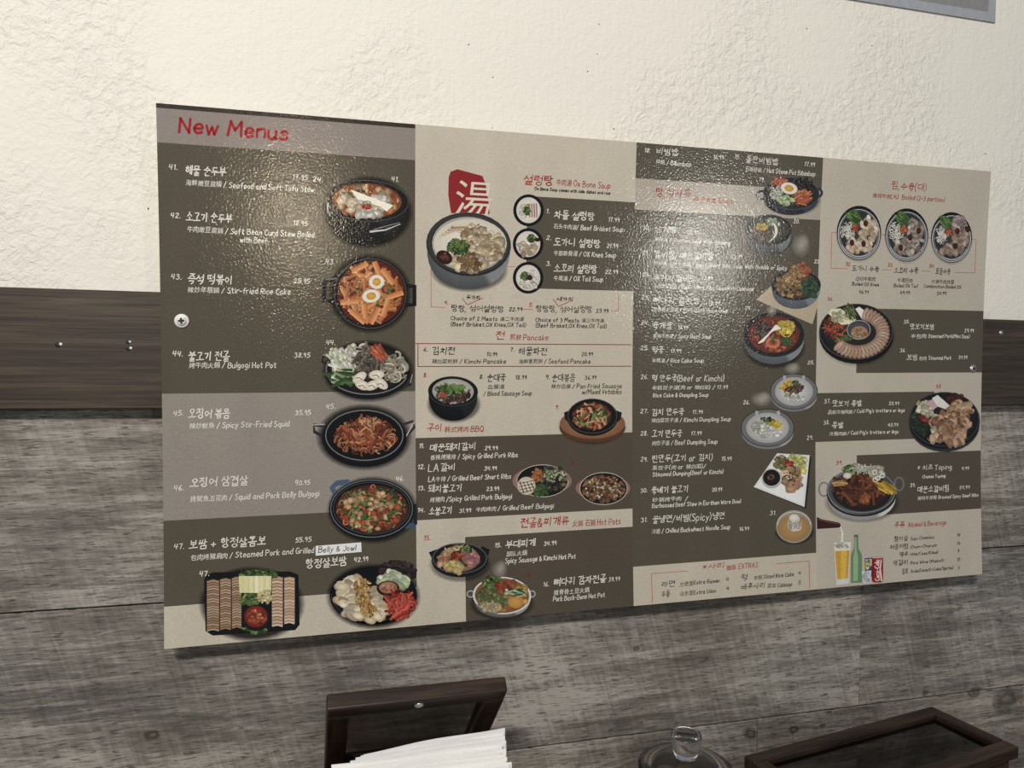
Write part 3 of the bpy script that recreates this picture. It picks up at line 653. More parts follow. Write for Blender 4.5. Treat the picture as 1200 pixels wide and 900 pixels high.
entry([('L',562,232,744,26,'* 치즈 Toping'),('L',588,272,710,16,'Cheese Toping'),('L',796,228,834,17,'4.99')])
entry([('L',524,318,552,20,'39.'),('L',560,350,728,32,'매운소갈비찜'),('L',562,388,662,20,'辣炖牛排骨'),('L',672,380,884,16,'Braised Spicy Beef Ribs'),('L',784,330,838,18,'59.99'),('L',134,200,168,20,'39.',RED)])
entry([('L',440,536,494,32,'주류'),('L',514,530,716,24,'Alcohol & Beverage')], RED, .10)
for (kx, ky, kor, ex, eng, pr, pxx) in ((438,606,'참이슬',650,'Soju Chamisul','14',788),(416,650,'처음처럼',664,'Chum-Churum','14',788),(466,688,'맥주',670,'Hite/Cass/Kloud','8',782),(432,734,'막걸리',702,'Rice Wine (Makoli)','13',788),(480,778,'음료',752,'Soda(Coke/D-Coke/Sprite)','3',784)):
    entry([('L',kx,ky,512,26,kor),('L',526,ky-8,ex,15,eng),('L',782-(10 if len(pr)>1 else 6),ky-26,pxx,17,pr)], BLACK, .10)

# ---- red rules and frames
def rules(crop, paths, w, c, label=None):
    for p in paths:
        P_ = Print(crop, .00009)
        for a, b in zip(p, p[1:]): P_.strip([a, b], w, c)
        P_.build('rule_line', None, label)
LR = (178, 84, 74)
rules('D', [[(470,737),(530,740)]], 2.6, LR)
rules('E', [[(107,-22),(108,170),(175,173)],[(107,-22),(300,-19)],[(568,183),(618,183)],[(1050,108),(1048,190),(1010,190)]], 2.8, LR)
rules('E', [[(30,354),(1113,360)],[(40,469),(1113,468)],[(42,354),(42,469)]], 4.2, (150, 34, 36), 'dark red frame around the pancake entries')
rules('E', [[(263,125),(290,160),(368,125)],[(720,130),(748,168),(820,135)]], 3.4, RED, 'red tick marks')
rules('I', [[(92,850),(88,720),(250,710)],[(635,678),(780,665),(783,788)]], 2.4, LR)
rules('J', [[(165,505),(135,505),(130,733),(240,735)],[(455,742),(515,744)],[(710,750),(765,752)],[(920,760),(1050,762),(1058,550),(1030,547)],[(445,519),(480,520)],[(745,537),(775,539)]], 3, LR)


# ------------------------------------------------------------------ printed dish pictures
PIC = .00011
BLK = (24, 21, 20)
class Dish(Print):
    def __init__(s, crop): super().__init__(crop, PIC, 1e-6); s.halo = None
    def add(s, pts, faces, cols):
        def mute(c):
            m = (c[0]*.35+c[1]*.5+c[2]*.15); return tuple(m+(v-m)*.82 for v in c[:3]) + tuple(c[3:])
        super().add(pts, faces, mute(cols) if isinstance(cols, tuple) else [mute(c) for c in cols])
    def shade(s, cx, cy, rx, ry, a=.75, c=(16, 13, 10), rot=0):
        h = Print(s.c, .000095); n = 30; R = math.radians(rot); q = [cp(s.c, cx, cy)]; cl = [(*c, a)]
        for k, aa in ((.86, a), (1.0, 0.0)):
            for i in range(n):
                t = 2*math.pi*i/n; x, y = rx*k*math.cos(t), ry*k*math.sin(t)
                q.append(cp(s.c, cx+x*math.cos(R)-y*math.sin(R), cy+x*math.sin(R)+y*math.cos(R))); cl.append((*c, aa))
        f = [(0, 1+i, 1+(i+1) % n) for i in range(n)] + [(1+i, 1+n+i, 1+n+(i+1) % n, 1+(i+1) % n) for i in range(n)]
        h.add(q, f, cl); s.halo = h
    def bowl(s, cx, cy, rx, ry, bottom, body, rim, inner, iw=.86, rot=0, foot=.62, body2=None, dy=0):
        """body seen from above: side wall down to y = bottom, rim ellipse, inner ellipse"""
        n = 20; pts = []
        for i in range(n+1):
            t = math.pi*i/n; x = math.cos(t); y = math.sin(t)
            k = foot + (1-foot)*(abs(x)**.8)
            pts.append((cx+rx*x*(.98), cy + (bottom-cy)*(y**.75)))
        q = [cp(s.c, cx, cy)] + [cp(s.c, *p) for p in pts]
        cl = [body] + [body if i < n*.35 else (body2 or body) for i in range(n+1)]
        s.add(q, [(0, 1+i, 2+i) for i in range(n)], cl)
        s.el(cx, cy, rx, ry, rim, rot=rot); s.ring(cx, cy, rx, ry, max(1.5, rx*.02), tuple(min(255, c+46) for c in rim), rot=rot)
        s.el(cx, cy+dy, rx*iw, ry*iw, inner, tuple(c*.72 for c in inner), rot=rot)
    def pile(s, cx, cy, rx, ry, n, sz, cols, kind='blob', lo=.6, rot=0, ang=None, power=.6):
        n = int(n*1.7)
        R = math.radians(rot); items = []
        for _ in range(n):
            t = rnd.uniform(0, 2*math.pi); r = rnd.random()**power
            x, y = rx*r*math.cos(t), ry*r*math.sin(t); items.append((cx+x*math.cos(R)-y*math.sin(R), cy+x*math.sin(R)+y*math.cos(R)))
        items.sort(key=lambda p: p[1])
        for (x, y) in items:
            c = rnd.choice(cols); k = rnd.uniform(lo, 1.1)*sz; j = rnd.uniform(.8, 1.15); c = tuple(min(255, v*j) for v in c)
            d = tuple(v*.68 for v in c)
            if kind == 'blob': s.el(x, y, k, k*rnd.uniform(.55, .9), c, d, rot=rnd.uniform(0, 180), n=8, wob=.22)
            elif kind == 'stick':
                a = rnd.uniform(0, math.pi) if ang is None else math.radians(rnd.uniform(*ang)); L = k*1.7
                s.strip([(x-L*math.cos(a), y-L*math.sin(a)), (x, y-.1*k), (x+L*math.cos(a), y+L*math.sin(a))], k*.62, c, c2=d)
            elif kind == 'curl':
                a0 = rnd.uniform(0, 360); s.ring(x, y, k, k*.75, k*.34, c, rot=rnd.uniform(0, 180), n=9, a0=a0, a1=a0+rnd.uniform(120, 240), c2=d)
            elif kind == 'slice': 
                s.el(x, y, k, k*.6, c, tuple(v*.8 for v in c), rot=rnd.uniform(-30, 60) if ang is None else rnd.uniform(*ang), n=10); 
                s.ring(x, y, k, k*.6, k*.14, d, rot=20, n=8, a0=20, a1=170)
    def egg(s, x, y, rx, ry, rot=0):
        s.el(x, y, rx, ry, (244, 240, 228), (222, 214, 198), rot=rot, n=18); s.el(x, y, rx*.55, ry*.58, (226, 170, 56), (200, 140, 44), rot=rot, n=14)
    def done(s, label):
        o = s.build('dish_picture', None, label)
        if s.halo: s.halo.build('picture_shadow', None, None, 'soft')
        return o
GREENS = [(70, 104, 44), (104, 136, 62), (48, 76, 34), (140, 160, 84)]
REDS = [(176, 62, 36), (200, 88, 50), (140, 42, 26), (214, 112, 66)]
BROWNS = [(120, 84, 56), (92, 62, 42), (150, 112, 76), (70, 46, 32)]
BEIGE = [(222, 198, 158), (206, 176, 132), (236, 218, 184), (188, 154, 112)]
WHT = [(238, 232, 216), (226, 216, 194), (246, 242, 232)]

# -- section one
d = Dish('A'); d.shade(940, 520, 205, 165)
d.bowl(938, 470, 184, 92, 668, (30, 28, 28), (26, 23, 22), (170, 86, 44), .83, 3, body2=(12, 10, 10))
d.pile(935, 468, 140, 66, 70, 20, [(186, 92, 44), (204, 118, 60), (150, 62, 34), (226, 190, 130)]); d.pile(930, 470, 128, 56, 24, 26, BEIGE+WHT)
d.pile(900, 440, 40, 22, 12, 12, REDS+GREENS)
for i in range(9): d.strip([(868+i*3, 424+i*4), (950+i*6, 455+i*5), (1050-i*3, 492+i*3)], 5, (242, 234, 214))
d.el(936, 496, 22, 14, (196, 56, 36), (150, 34, 24)); d.ring(938, 480, 18, 10, 4, (86, 112, 44)); d.pile(940, 528, 60, 10, 8, 22, WHT)
d.strip([(950, 606), (1020, 598), (1085, 572)], 9, (196, 196, 196), 3); d.strip([(966, 596), (1080, 566)], 3, (140, 140, 140)); d.strip([(766, 480), (764, 510), (778, 540)], 10, (170, 170, 170), 3)
d.done('printed picture of soft tofu stew in a black pot')
d = Dish('B'); d.shade(950, 165, 188, 180)
d.strip([(812, 104), (752, 106), (748, 196), (806, 204)], 22, BLK); d.strip([(1085, 130), (1146, 134), (1146, 214), (1090, 214)], 22, BLK)
d.strip([(800, 100), (756, 102)], 4, (128, 126, 122))
d.el(952, 165, 163, 158, (30, 27, 26), (20, 18, 17)); d.ring(952, 165, 160, 155, 4, (74, 70, 66)); d.el(956, 162, 148, 142, (132, 40, 24), (90, 26, 16))
d.pile(956, 164, 122, 118, 46, 20, REDS+[(190, 96, 52)]); d.pile(956, 164, 120, 114, 44, 24, [(226, 142, 74), (214, 122, 60), (232, 158, 96)], 'stick'); d.pile(970, 170, 90, 80, 14, 9, GREENS)
for (x, y, a) in ((905, 50, -28), (985, 62, 68), (1030, 90, 52), (1058, 172, -18), (860, 200, -6), (930, 250, 82), (972, 262, -62), (1020, 230, 108), (898, 268, 40)):
    r = math.radians(a); d.strip([(x-40*math.cos(r), y-40*math.sin(r)), (x+40*math.cos(r), y+40*math.sin(r))], 24, (234, 160, 92), c2=(186, 98, 46))
d.egg(980, 114, 34, 31); d.egg(956, 176, 40, 29, -8); d.done('printed picture of spicy rice cakes with two egg halves')
d = Dish('B'); d.shade(942, 506, 208, 140)
d.strip([(790, 432), (744, 440), (742, 466), (782, 480)], 14, (40, 38, 38)); d.strip([(790, 428), (742, 436)], 4, (150, 150, 150)); d.strip([(1092, 512), (1140, 524), (1126, 566), (1080, 572)], 14, (40, 38, 38)); d.strip([(1138, 520), (1128, 558)], 4, (160, 160, 160))
d.el(940, 506, 188, 122, (34, 32, 32), (16, 15, 15)); d.ring(940, 498, 184, 112, 5, (120, 118, 116), a0=20, a1=200); d.el(940, 494, 166, 98, (52, 46, 40), (30, 27, 24))
d.pile(1058, 492, 46, 54, 40, 26, [(178, 168, 146), (150, 138, 116), (196, 186, 164)], 'curl'); d.pile(834, 466, 52, 44, 44, 22, [(238, 236, 218), (220, 218, 190), (206, 214, 170)], 'stick', ang=(20, 80))
d.pile(905, 412, 60, 20, 22, 15, WHT+[(200, 190, 160)]); d.pile(950, 458, 62, 56, 70, 17, [(92, 82, 70), (118, 104, 88), (66, 58, 48), (140, 126, 106)], 'stick')
d.pile(996, 422, 26, 20, 12, 18, [(200, 84, 50), (224, 120, 76)], 'stick', ang=(30, 70)); d.pile(832, 530, 48, 30, 18, 24, [(72, 108, 56), (198, 210, 160), (54, 88, 42)], 'stick', ang=(-30, 30))
for (x, y, a) in ((905, 534, -35), (918, 568, 20), (962, 568, -25), (1000, 560, 40), (980, 522, -5)): d.el(x, y, 34, 20, (240, 234, 220), (204, 190, 166), rot=a); d.strip([(x-18, y+4), (x, y), (x+12, y+12)], 4, (112, 88, 66))
d.done('printed picture of bulgogi hot pot with noodles and mushrooms')
d = Dish('B'); d.shade(925, 796, 215, 150)
d.strip([(768, 806), (706, 772), (704, 742), (760, 748)], 14, (44, 42, 42)); d.strip([(752, 740), (702, 742)], 5, (170, 168, 164)); d.strip([(1090, 742), (1140, 726), (1146, 752), (1100, 806)], 12, (52, 50, 50)); d.strip([(1144, 730), (1106, 800)], 4, (190, 188, 184))
d.el(926, 800, 186, 126, (30, 28, 28), (14, 13, 13)); d.ring(926, 788, 172, 112, 4, (126, 124, 122)); d.el(926, 788, 162, 102, (30, 26, 24), (16, 14, 13))
d.pile(926, 796, 132, 72, 150, 20, [(160, 84, 50), (186, 108, 66), (126, 58, 34), (206, 142, 92), (96, 44, 28)], 'curl'); d.pile(926, 776, 104, 60, 60, 17, [(176, 84, 48), (204, 128, 80), (128, 54, 32)], 'stick'); d.pile(940, 740, 40, 26, 20, 12, [(216, 156, 108), (140, 66, 36)], 'stick')
d.done('printed picture of spicy stir-fried squid in an iron pan')
d = Dish('C'); d.shade(962, 216, 205, 152)
d.strip([(800, 148), (784, 118), (806, 98), (860, 92)], 24, (70, 92, 116)); d.strip([(1088, 284), (1152, 286)], 26, (60, 82, 106)); d.strip([(1148, 190), (1152, 280)], 14, (30, 32, 36))
d.el(958, 212, 188, 134, (24, 24, 26), (12, 12, 13)); d.ring(958, 210, 182, 128, 4, (104, 108, 114)); d.ring(958, 208, 170, 116, 3, (70, 72, 76)); d.el(960, 212, 160, 106, (120, 56, 30), (70, 34, 22))
d.pile(960, 212, 146, 94, 110, 20, REDS+[(196, 140, 88), (150, 96, 54), (120, 64, 36)], 'curl'); d.pile(960, 212, 140, 90, 50, 17, GREENS+[(92, 112, 54)], 'stick'); d.pile(960, 215, 138, 86, 40, 15, [(214, 160, 104), (226, 184, 130), (190, 72, 42)])
d.done('printed picture of squid and pork belly with vegetables')
d = Dish('C'); d.shade(432, 630, 238, 170, .8)
d.poly([(236, 500), (262, 490), (600, 486), (636, 500), (642, 720), (622, 744), (260, 768), (228, 748), (222, 520)], (20, 17, 16))
for k, (x0, x1) in enumerate(((234, 288), (292, 340), (344, 386))):
    for i in range(20):
        y = 528 - k*6 + i*11.2; d.strip([(x0, y+4), ((x0+x1)/2, y-3), (x1, y+3)], 10, rnd.choice([(196, 160, 126), (174, 134, 100), (206, 176, 142)]), c2=(104, 72, 50))
for k, (x0, x1) in enumerate(((520, 568), (574, 620))):
    for i in range(15):
        y = 516 + k*2 + i*(14.6-k*1.0); d.strip([(x0, y+2), ((x0+x1)/2, y-3), (x1, y+3)], 13, rnd.choice([(222, 194, 162), (206, 172, 138), (232, 210, 180)]), c2=(150, 108, 80))
d.pile(455, 500, 78, 16, 34, 16, GREENS); d.pile(425, 610, 40, 32, 34, 15, GREENS+[(86, 120, 50)])
for x in range(6): d.strip([(386+x*24, 506), (390+x*23, 580)], 24, rnd.choice([(232, 226, 170), (244, 240, 206), (220, 214, 150)]), c2=(206, 200, 140))
d.pile(490, 598, 30, 28, 22, 12, [(238, 222, 150), (226, 206, 120), (246, 238, 190)]); d.pile(450, 738, 54, 18, 30, 13, GREENS); d.el(450, 690, 62, 58, (28, 24, 22)); d.el(450, 684, 51, 47, (172, 44, 28), (120, 28, 18)); d.pile(450, 684, 44, 38, 40, 9, REDS+[(226, 150, 90), (150, 30, 20)])
d.done('printed picture of a black tray of steamed pork slices with red sauce bowl')
d = Dish('C'); d.shade(966, 596, 212, 148, .8)
d.el(966, 592, 192, 128, (20, 18, 18), (10, 9, 9)); d.ring(966, 586, 186, 120, 3, (66, 62, 60), a0=10, a1=180)
d.pile(1070, 488, 80, 42, 60, 20, [(66, 42, 44), (92, 58, 58), (58, 62, 38), (44, 30, 32)]); d.pile(1052, 524, 70, 32, 26, 26, [(202, 214, 168), (184, 202, 150), (220, 228, 196)], 'slice')
d.pile(880, 604, 66, 90, 36, 34, [(228, 206, 170), (214, 186, 146), (236, 220, 190)], 'slice'); d.pile(968, 630, 58, 74, 30, 32, [(226, 204, 166), (214, 188, 150), (232, 214, 182)], 'slice')
for p in ((900, 530, 930, 570), (910, 580, 930, 620), (930, 630, 960, 672)): d.pile((p[0]+p[2])/2, (p[1]+p[3])/2, 36, 34, 30, 9, [(214, 158, 70), (226, 180, 96), (196, 134, 52), (150, 110, 50)])
d.el(1030, 560, 50, 34, (26, 24, 24)); d.el(1030, 556, 40, 26, (206, 140, 104), (160, 96, 70)); d.pile(1030, 556, 32, 18, 14, 9, [(232, 190, 150), (196, 110, 76)])
d.pile(1084, 628, 58, 58, 60, 21, [(190, 46, 34), (214, 74, 54), (150, 30, 24), (224, 104, 80)], 'curl'); d.pile(1084, 628, 52, 52, 26, 19, [(200, 54, 40), (222, 92, 68)], 'stick')
d.done('printed picture of sliced pork with red radish on a black plate')
# paper strip stuck over the English line
st = Print('C', .0003); st.poly([(712, 374), (912, 358), (914, 400), (712, 417)], (232, 232, 232)); st.build('paper_sticker', None, 'small white paper strip with handwritten correction')
hw = Print('C', .00042); text(hw, 'C', 724, 403, 890, 24, 'Belly & Jowl', (40, 38, 40), .08); hw.build('lettering', None, 'handwritten words on the paper strip')

# -- section two
d = Dish('D'); d.poly([(196, 290), (206, 262), (240, 250), (300, 266), (366, 284), (380, 320), (394, 400), (402, 474), (300, 476), (208, 470), (194, 380)], (152, 34, 34)); d.build('seal_stamp', None, 'red seal stamp with the character for soup')
P_ = Print('P', .000135); text(P_, 'D', 214, 482, 396, 178, '湯', (216, 206, 190), .1, jit=0); P_.build('lettering', None, 'pale brush character on the red seal')
d = Dish('D'); d.lift = .00015; d.shade(300, 760, 200, 110, .5)
d.bowl(296, 628, 214, 162, 852, (128, 130, 132), (34, 33, 33), (222, 216, 202), .86, 4, body2=(74, 76, 78))
d.ring(296, 626, 205, 152, 14, (58, 57, 56), rot=4); d.el(304, 624, 184, 126, (232, 226, 212), (206, 196, 176))
for i in range(16): d.strip([(150+i*5, 590-i*4), (230+i*8, 556-i*2), (300+i*2, 590-i*3)], 11, rnd.choice([(176, 150, 122), (196, 172, 142), (214, 196, 168), (150, 122, 96)]))
d.pile(330, 580, 60, 50, 40, 22, BEIGE); d.pile(418, 640, 58, 66, 50, 24, BEIGE+[(214, 190, 140)]); d.pile(300, 700, 84, 62, 60, 26, BEIGE+[(228, 206, 166)]); d.pile(300, 716, 60, 44, 26, 14, [(160, 122, 78), (132, 96, 60)])
d.pile(244, 640, 56, 40, 60, 12, GREENS+[(122, 160, 76)]); d.el(174, 692, 42, 32, (78, 34, 24), (44, 18, 14), rot=30); d.pile(174, 692, 24, 18, 8, 8, [(130, 74, 56)])
d.done('printed picture of ox bone soup in a large speckled bowl')
for (cx, cy, kind) in ((597, 456, 0), (595, 626, 1), (595, 795, 2)):
    d = Dish('D'); d.lift = .00015; d.el(cx, cy, 77, 80, (20, 19, 19)); d.el(cx, cy, 61, 65, (232, 228, 216), (206, 200, 186))
    if kind == 0:
        for i in range(7): d.strip([(cx+4+i*6, cy-34), (cx+6+i*6, cy+36)], 6, ((150, 112, 110), (212, 190, 178))[i % 2])
        d.pile(cx-28, cy, 22, 34, 16, 13, WHT); d.pile(cx-6, cy, 14, 26, 18, 9, GREENS+[(190, 190, 80)])
    elif kind == 1:
        d.pile(cx-4, cy+22, 46, 34, 22, 18, [(222, 196, 168), (206, 174, 142), (236, 216, 190)]); d.pile(cx+16, cy-28, 18, 18, 22, 10, GREENS); d.el(cx+46, cy-22, 15, 10, (54, 24, 20))
    else:
        d.pile(cx+8, cy+10, 42, 46, 26, 17, [(206, 200, 186), (178, 168, 152), (222, 214, 200)], 'curl'); d.pile(cx-18, cy-8, 20, 18, 20, 10, GREENS); d.el(cx+8, cy, 14, 13, (56, 26, 22))
    d.done('small round printed picture of %s in a black bowl' % ('beef brisket soup', 'ox knee soup', 'ox tail soup')[kind])
d = Dish('E'); d.shade(222, 660, 140, 96, .5)
d.bowl(218, 594, 126, 76, 742, (30, 30, 31), (22, 21, 21), (216, 212, 200), .83, 2, body2=(12, 12, 12)); d.pile(215, 606, 84, 44, 60, 14, [(92, 66, 52), (60, 42, 34), (124, 92, 72), (200, 190, 170)]); d.pile(200, 584, 76, 30, 36, 12, GREENS); d.pile(232, 576, 50, 16, 26, 8, [(140, 170, 90), (110, 150, 66)], 'stick'); d.el(164, 612, 16, 14, (170, 66, 42)); d.pile(224, 634, 50, 20, 14, 16, [(84, 58, 46), (112, 84, 66)])
d.done('printed picture of blood sausage soup in a black pot')
d = Dish('E'); d.shade(918, 770, 176, 96, .4)
d.el(918, 776, 166, 76, (120, 78, 46), (84, 52, 30)); d.el(918, 756, 164, 76, (168, 116, 74), (134, 86, 52)); d.poly([(775, 700), (830, 680), (1010, 680), (1066, 700), (1060, 735), (1010, 775), (830, 775), (780, 735)], (26, 24, 24)); d.el(918, 724, 128, 94, (28, 26, 26), (14, 13, 13)); d.ring(918, 718, 124, 88, 3, (82, 78, 74))
d.el(916, 718, 98, 70, (120, 50, 28), (70, 30, 18)); d.pile(914, 718, 90, 62, 80, 18, REDS+[(220, 130, 84), (110, 70, 40)]); d.pile(914, 716, 84, 56, 36, 14, GREENS+[(72, 40, 34), (232, 170, 120)], 'stick'); d.done('printed picture of stir-fried sausage on a wooden trivet')
d = Dish('F'); d.el(582, 238, 130, 64, (176, 136, 122), (150, 108, 96)); d.el(584, 238, 114, 72, (34, 30, 28), (20, 18, 17)); d.ring(584, 238, 114, 72, 3, (190, 182, 172)); d.pile(620, 228, 72, 50, 90, 13, [(70, 60, 46), (96, 86, 62), (50, 42, 34), (130, 122, 92)]); d.pile(632, 214, 46, 28, 30, 7, [(214, 214, 180), (150, 176, 110)]); d.pile(560, 216, 26, 28, 24, 9, [(190, 100, 50), (216, 140, 76)])
d.pile(570, 278, 34, 20, 12, 16, [(56, 84, 40), (80, 112, 54)]); d.el(513, 260, 40, 40, (228, 218, 200), (196, 178, 152))
for i in range(4): d.strip([(484+i*16, 240+i*2), (502+i*16, 292-i*4)], 4, (70, 50, 38)); d.strip([(480, 250+i*14), (546, 236+i*14)], 3.4, (96, 70, 52))
d.done('printed picture of grilled short ribs on an oval iron plate')
d = Dish('F'); d.el(850, 270, 120, 56, (170, 128, 116), (146, 104, 92)); d.el(852, 272, 106, 72, (40, 32, 26), (24, 20, 17)); d.ring(852, 272, 106, 72, 3, (190, 182, 172)); d.pile(852, 272, 92, 58, 140, 13, BROWNS+[(150, 100, 60), (176, 124, 78)]); d.pile(852, 268, 84, 50, 44, 6, [(222, 214, 180), (170, 190, 110), (200, 80, 50)]); d.done('printed picture of bulgogi on an oval iron plate')
d = Dish('F'); d.shade(222, 604, 140, 82, .4)
d.poly([(84, 552), (120, 538), (130, 580), (96, 576)], BLK); d.poly([(316, 524), (352, 540), (346, 566), (310, 560)], BLK); d.el(220, 586, 124, 76, (34, 34, 35), (20, 20, 21)); d.ring(220, 578, 120, 68, 4, (86, 88, 90)); d.el(218, 580, 90, 58, (190, 150, 110), (120, 90, 66))
d.pile(218, 540, 56, 18, 24, 13, [(226, 206, 150), (210, 184, 120)], 'curl'); d.pile(160, 592, 30, 30, 12, 20, [(218, 158, 120), (204, 138, 100)]); d.pile(266, 586, 36, 32, 12, 24, [(204, 132, 128), (186, 112, 112)]); d.pile(206, 574, 28, 24, 20, 14, REDS); d.pile(228, 604, 30, 18, 16, 12, BROWNS); d.pile(196, 616, 34, 18, 10, 22, [(232, 206, 130), (222, 190, 104)]); d.pile(250, 540, 28, 12, 12, 9, GREENS); d.done('printed picture of sausage and kimchi hot pot in a black pan')
d = Dish('F'); d.shade(405, 780, 148, 74, .4)
for sx in (268, 536): d.ring(sx, 735, 18, 16, 5, (168, 168, 170))
d.bowl(406, 742, 128, 82, 838, (150, 150, 150), (196, 194, 190), (182, 112, 50), .93, 2, body2=(92, 92, 92)); d.pile(405, 742, 108, 66, 60, 18, [(196, 132, 62), (170, 96, 44), (214, 160, 84)]); d.pile(368, 750, 66, 44, 50, 18, [(120, 128, 70), (92, 104, 54), (150, 148, 84)]); d.pile(366, 690, 44, 28, 34, 14, GREENS); d.pile(412, 704, 30, 24, 20, 15, REDS); d.el(466, 770, 36, 28, (214, 156, 70), (186, 122, 50)); d.pile(492, 724, 26, 24, 12, 17, [(226, 186, 90), (210, 160, 66)]); d.pile(466, 730, 34, 14, 12, 15, [(210, 222, 180), (60, 96, 50)], 'stick', ang=(-20, 30)); d.pile(360, 790, 46, 18, 18, 17, [(222, 200, 150), (204, 176, 120)])
d.done('printed picture of pork back-bone hot pot in a metal pot')
for (crop, x, y, rx, ry, a) in (('F', 205, 490, 40, 36, .35), ('F', 395, 630, 36, 44, .35), ('G', 745, 420, 46, 62, .55), ('G', 990, 640, 60, 70, .4), ('H', 820, 220, 34, 40, .45), ('H', 940, 560, 52, 36, .4), ('H', 760, 740, 66, 46, .45)):
    s_ = Print(crop, .00045); s_.soft(x, y, rx, ry, (226, 220, 208), a=a); s_.soft(x+rx*.3, y-ry*.4, rx*.6, ry*.7, (226, 220, 208), a=a*.7); s_.build('printed_steam', None, None, 'soft')

# -- section three
d = Dish('G'); d.shade(938, 372, 178, 96, .4)
for sx in (762, 1088): d.ring(sx, 344-(sx > 900)*14, 34, 32, 14, (44, 48, 58)); 
d.strip([(740, 330), (736, 350), (752, 374)], 6, (170, 174, 180)); d.bowl(936, 334, 166, 96, 460, (50, 58, 78), (36, 38, 44), (60, 52, 46), .84, 2, body2=(28, 30, 36))
d.pile(868, 268, 42, 22, 22, 15, [(204, 108, 70), (190, 80, 50), (222, 150, 110)], 'stick'); d.pile(1010, 282, 50, 34, 40, 13, [(44, 40, 40), (66, 60, 58), (30, 28, 28)], 'stick'); d.pile(842, 330, 42, 42, 40, 13, [(214, 214, 190), (196, 200, 172), (230, 230, 212)], 'curl'); d.pile(1000, 356, 46, 40, 50, 14, [(222, 104, 56), (236, 138, 88), (204, 84, 44)], 'stick', ang=(-50, 20)); d.pile(902, 374, 42, 28, 22, 17, [(170, 196, 130), (126, 160, 86), (204, 216, 170)], 'slice'); d.egg(922, 304, 50, 34, 12)
d.done('printed picture of stone pot bibimbap topped with an egg')
d = Dish('G'); d.shade(806, 600, 146, 100, .4)
d.bowl(803, 548, 138, 92, 694, (112, 116, 118), (38, 38, 38), (88, 84, 72), .86, 0, body2=(66, 68, 70)); d.pile(750, 560, 54, 40, 34, 17, [(120, 100, 86), (96, 80, 70), (150, 130, 114)]); d.pile(788, 584, 44, 26, 20, 15, [(140, 118, 102), (104, 88, 76)]); d.pile(764, 530, 30, 20, 24, 12, [(232, 200, 84), (240, 214, 110), (220, 180, 60)]); d.pile(820, 500, 30, 20, 20, 11, [(170, 184, 140), (226, 226, 210), (120, 140, 90)])
for i in range(4): d.ring(800-i*4, 552, 56, 56+i*5, 5, (228, 220, 200), a0=-40, a1=70)
d.el(862, 514, 12, 16, (206, 206, 204), (88, 84, 72)); d.done('printed picture of chicken ginseng soup in a grey bowl')
d = Dish('H'); d.poly([(730, 156), (832, 62), (1098, 150), (1092, 190), (1060, 300)], (190, 172, 140)); d.lift += 2e-6
d.bowl(964, 70, 146, 92, 210, (122, 128, 136), (36, 36, 38), (110, 70, 40), .86, 0, body2=(80, 86, 94)); d.pile(900, 70, 46, 60, 40, 17, [(170, 128, 78), (140, 98, 56), (196, 158, 102)]); d.pile(950, 100, 50, 40, 30, 17, [(160, 120, 72), (186, 148, 96), (90, 60, 36)]); d.pile(1040, 90, 44, 60, 34, 22, [(62, 92, 66), (84, 116, 84), (44, 70, 50)]); d.pile(960, 30, 54, 34, 40, 16, [(180, 138, 84), (206, 166, 112), (120, 84, 50)], 'stick'); d.pile(1000, -20, 44, 36, 30, 16, [(214, 110, 66), (196, 84, 48), (180, 140, 90)]); d.pile(950, -10, 30, 24, 16, 15, [(190, 150, 96), (160, 116, 70)])
d.done('printed picture of cabbage rib soup bowl on a beige cloth')
d = Dish('H'); d.shade(836, 430, 190, 136, .45)
d.bowl(834, 360, 182, 134, 534, (130, 134, 140), (36, 35, 35), (148, 62, 40), .82, 0, body2=(84, 88, 94)); d.pile(836, 372, 130, 86, 90, 17, [(150, 58, 38), (176, 82, 52), (124, 44, 30), (196, 110, 78)]); d.pile(768, 330, 36, 34, 26, 16, [(52, 40, 36), (76, 60, 52), (120, 104, 90)], 'stick'); d.pile(904, 318, 50, 38, 44, 16, [(236, 196, 56), (244, 214, 92), (220, 172, 40)]); d.ring(906, 350, 30, 26, 5, (240, 206, 80))
for i in range(10): d.strip([(742+i*3, 412-i), (800+i*2, 360-i*2), (846+i*3, 304+i*2)], 6, (242, 236, 226))
d.ring(828, 408, 42, 34, 16, (206, 112, 78)); d.ring(828, 408, 24, 18, 8, (186, 84, 54)); d.pile(832, 386, 22, 16, 12, 9, GREENS); d.pile(906, 400, 30, 20, 10, 20, [(74, 98, 50), (96, 120, 66)]); d.done('printed picture of red spicy beef soup with egg strips')
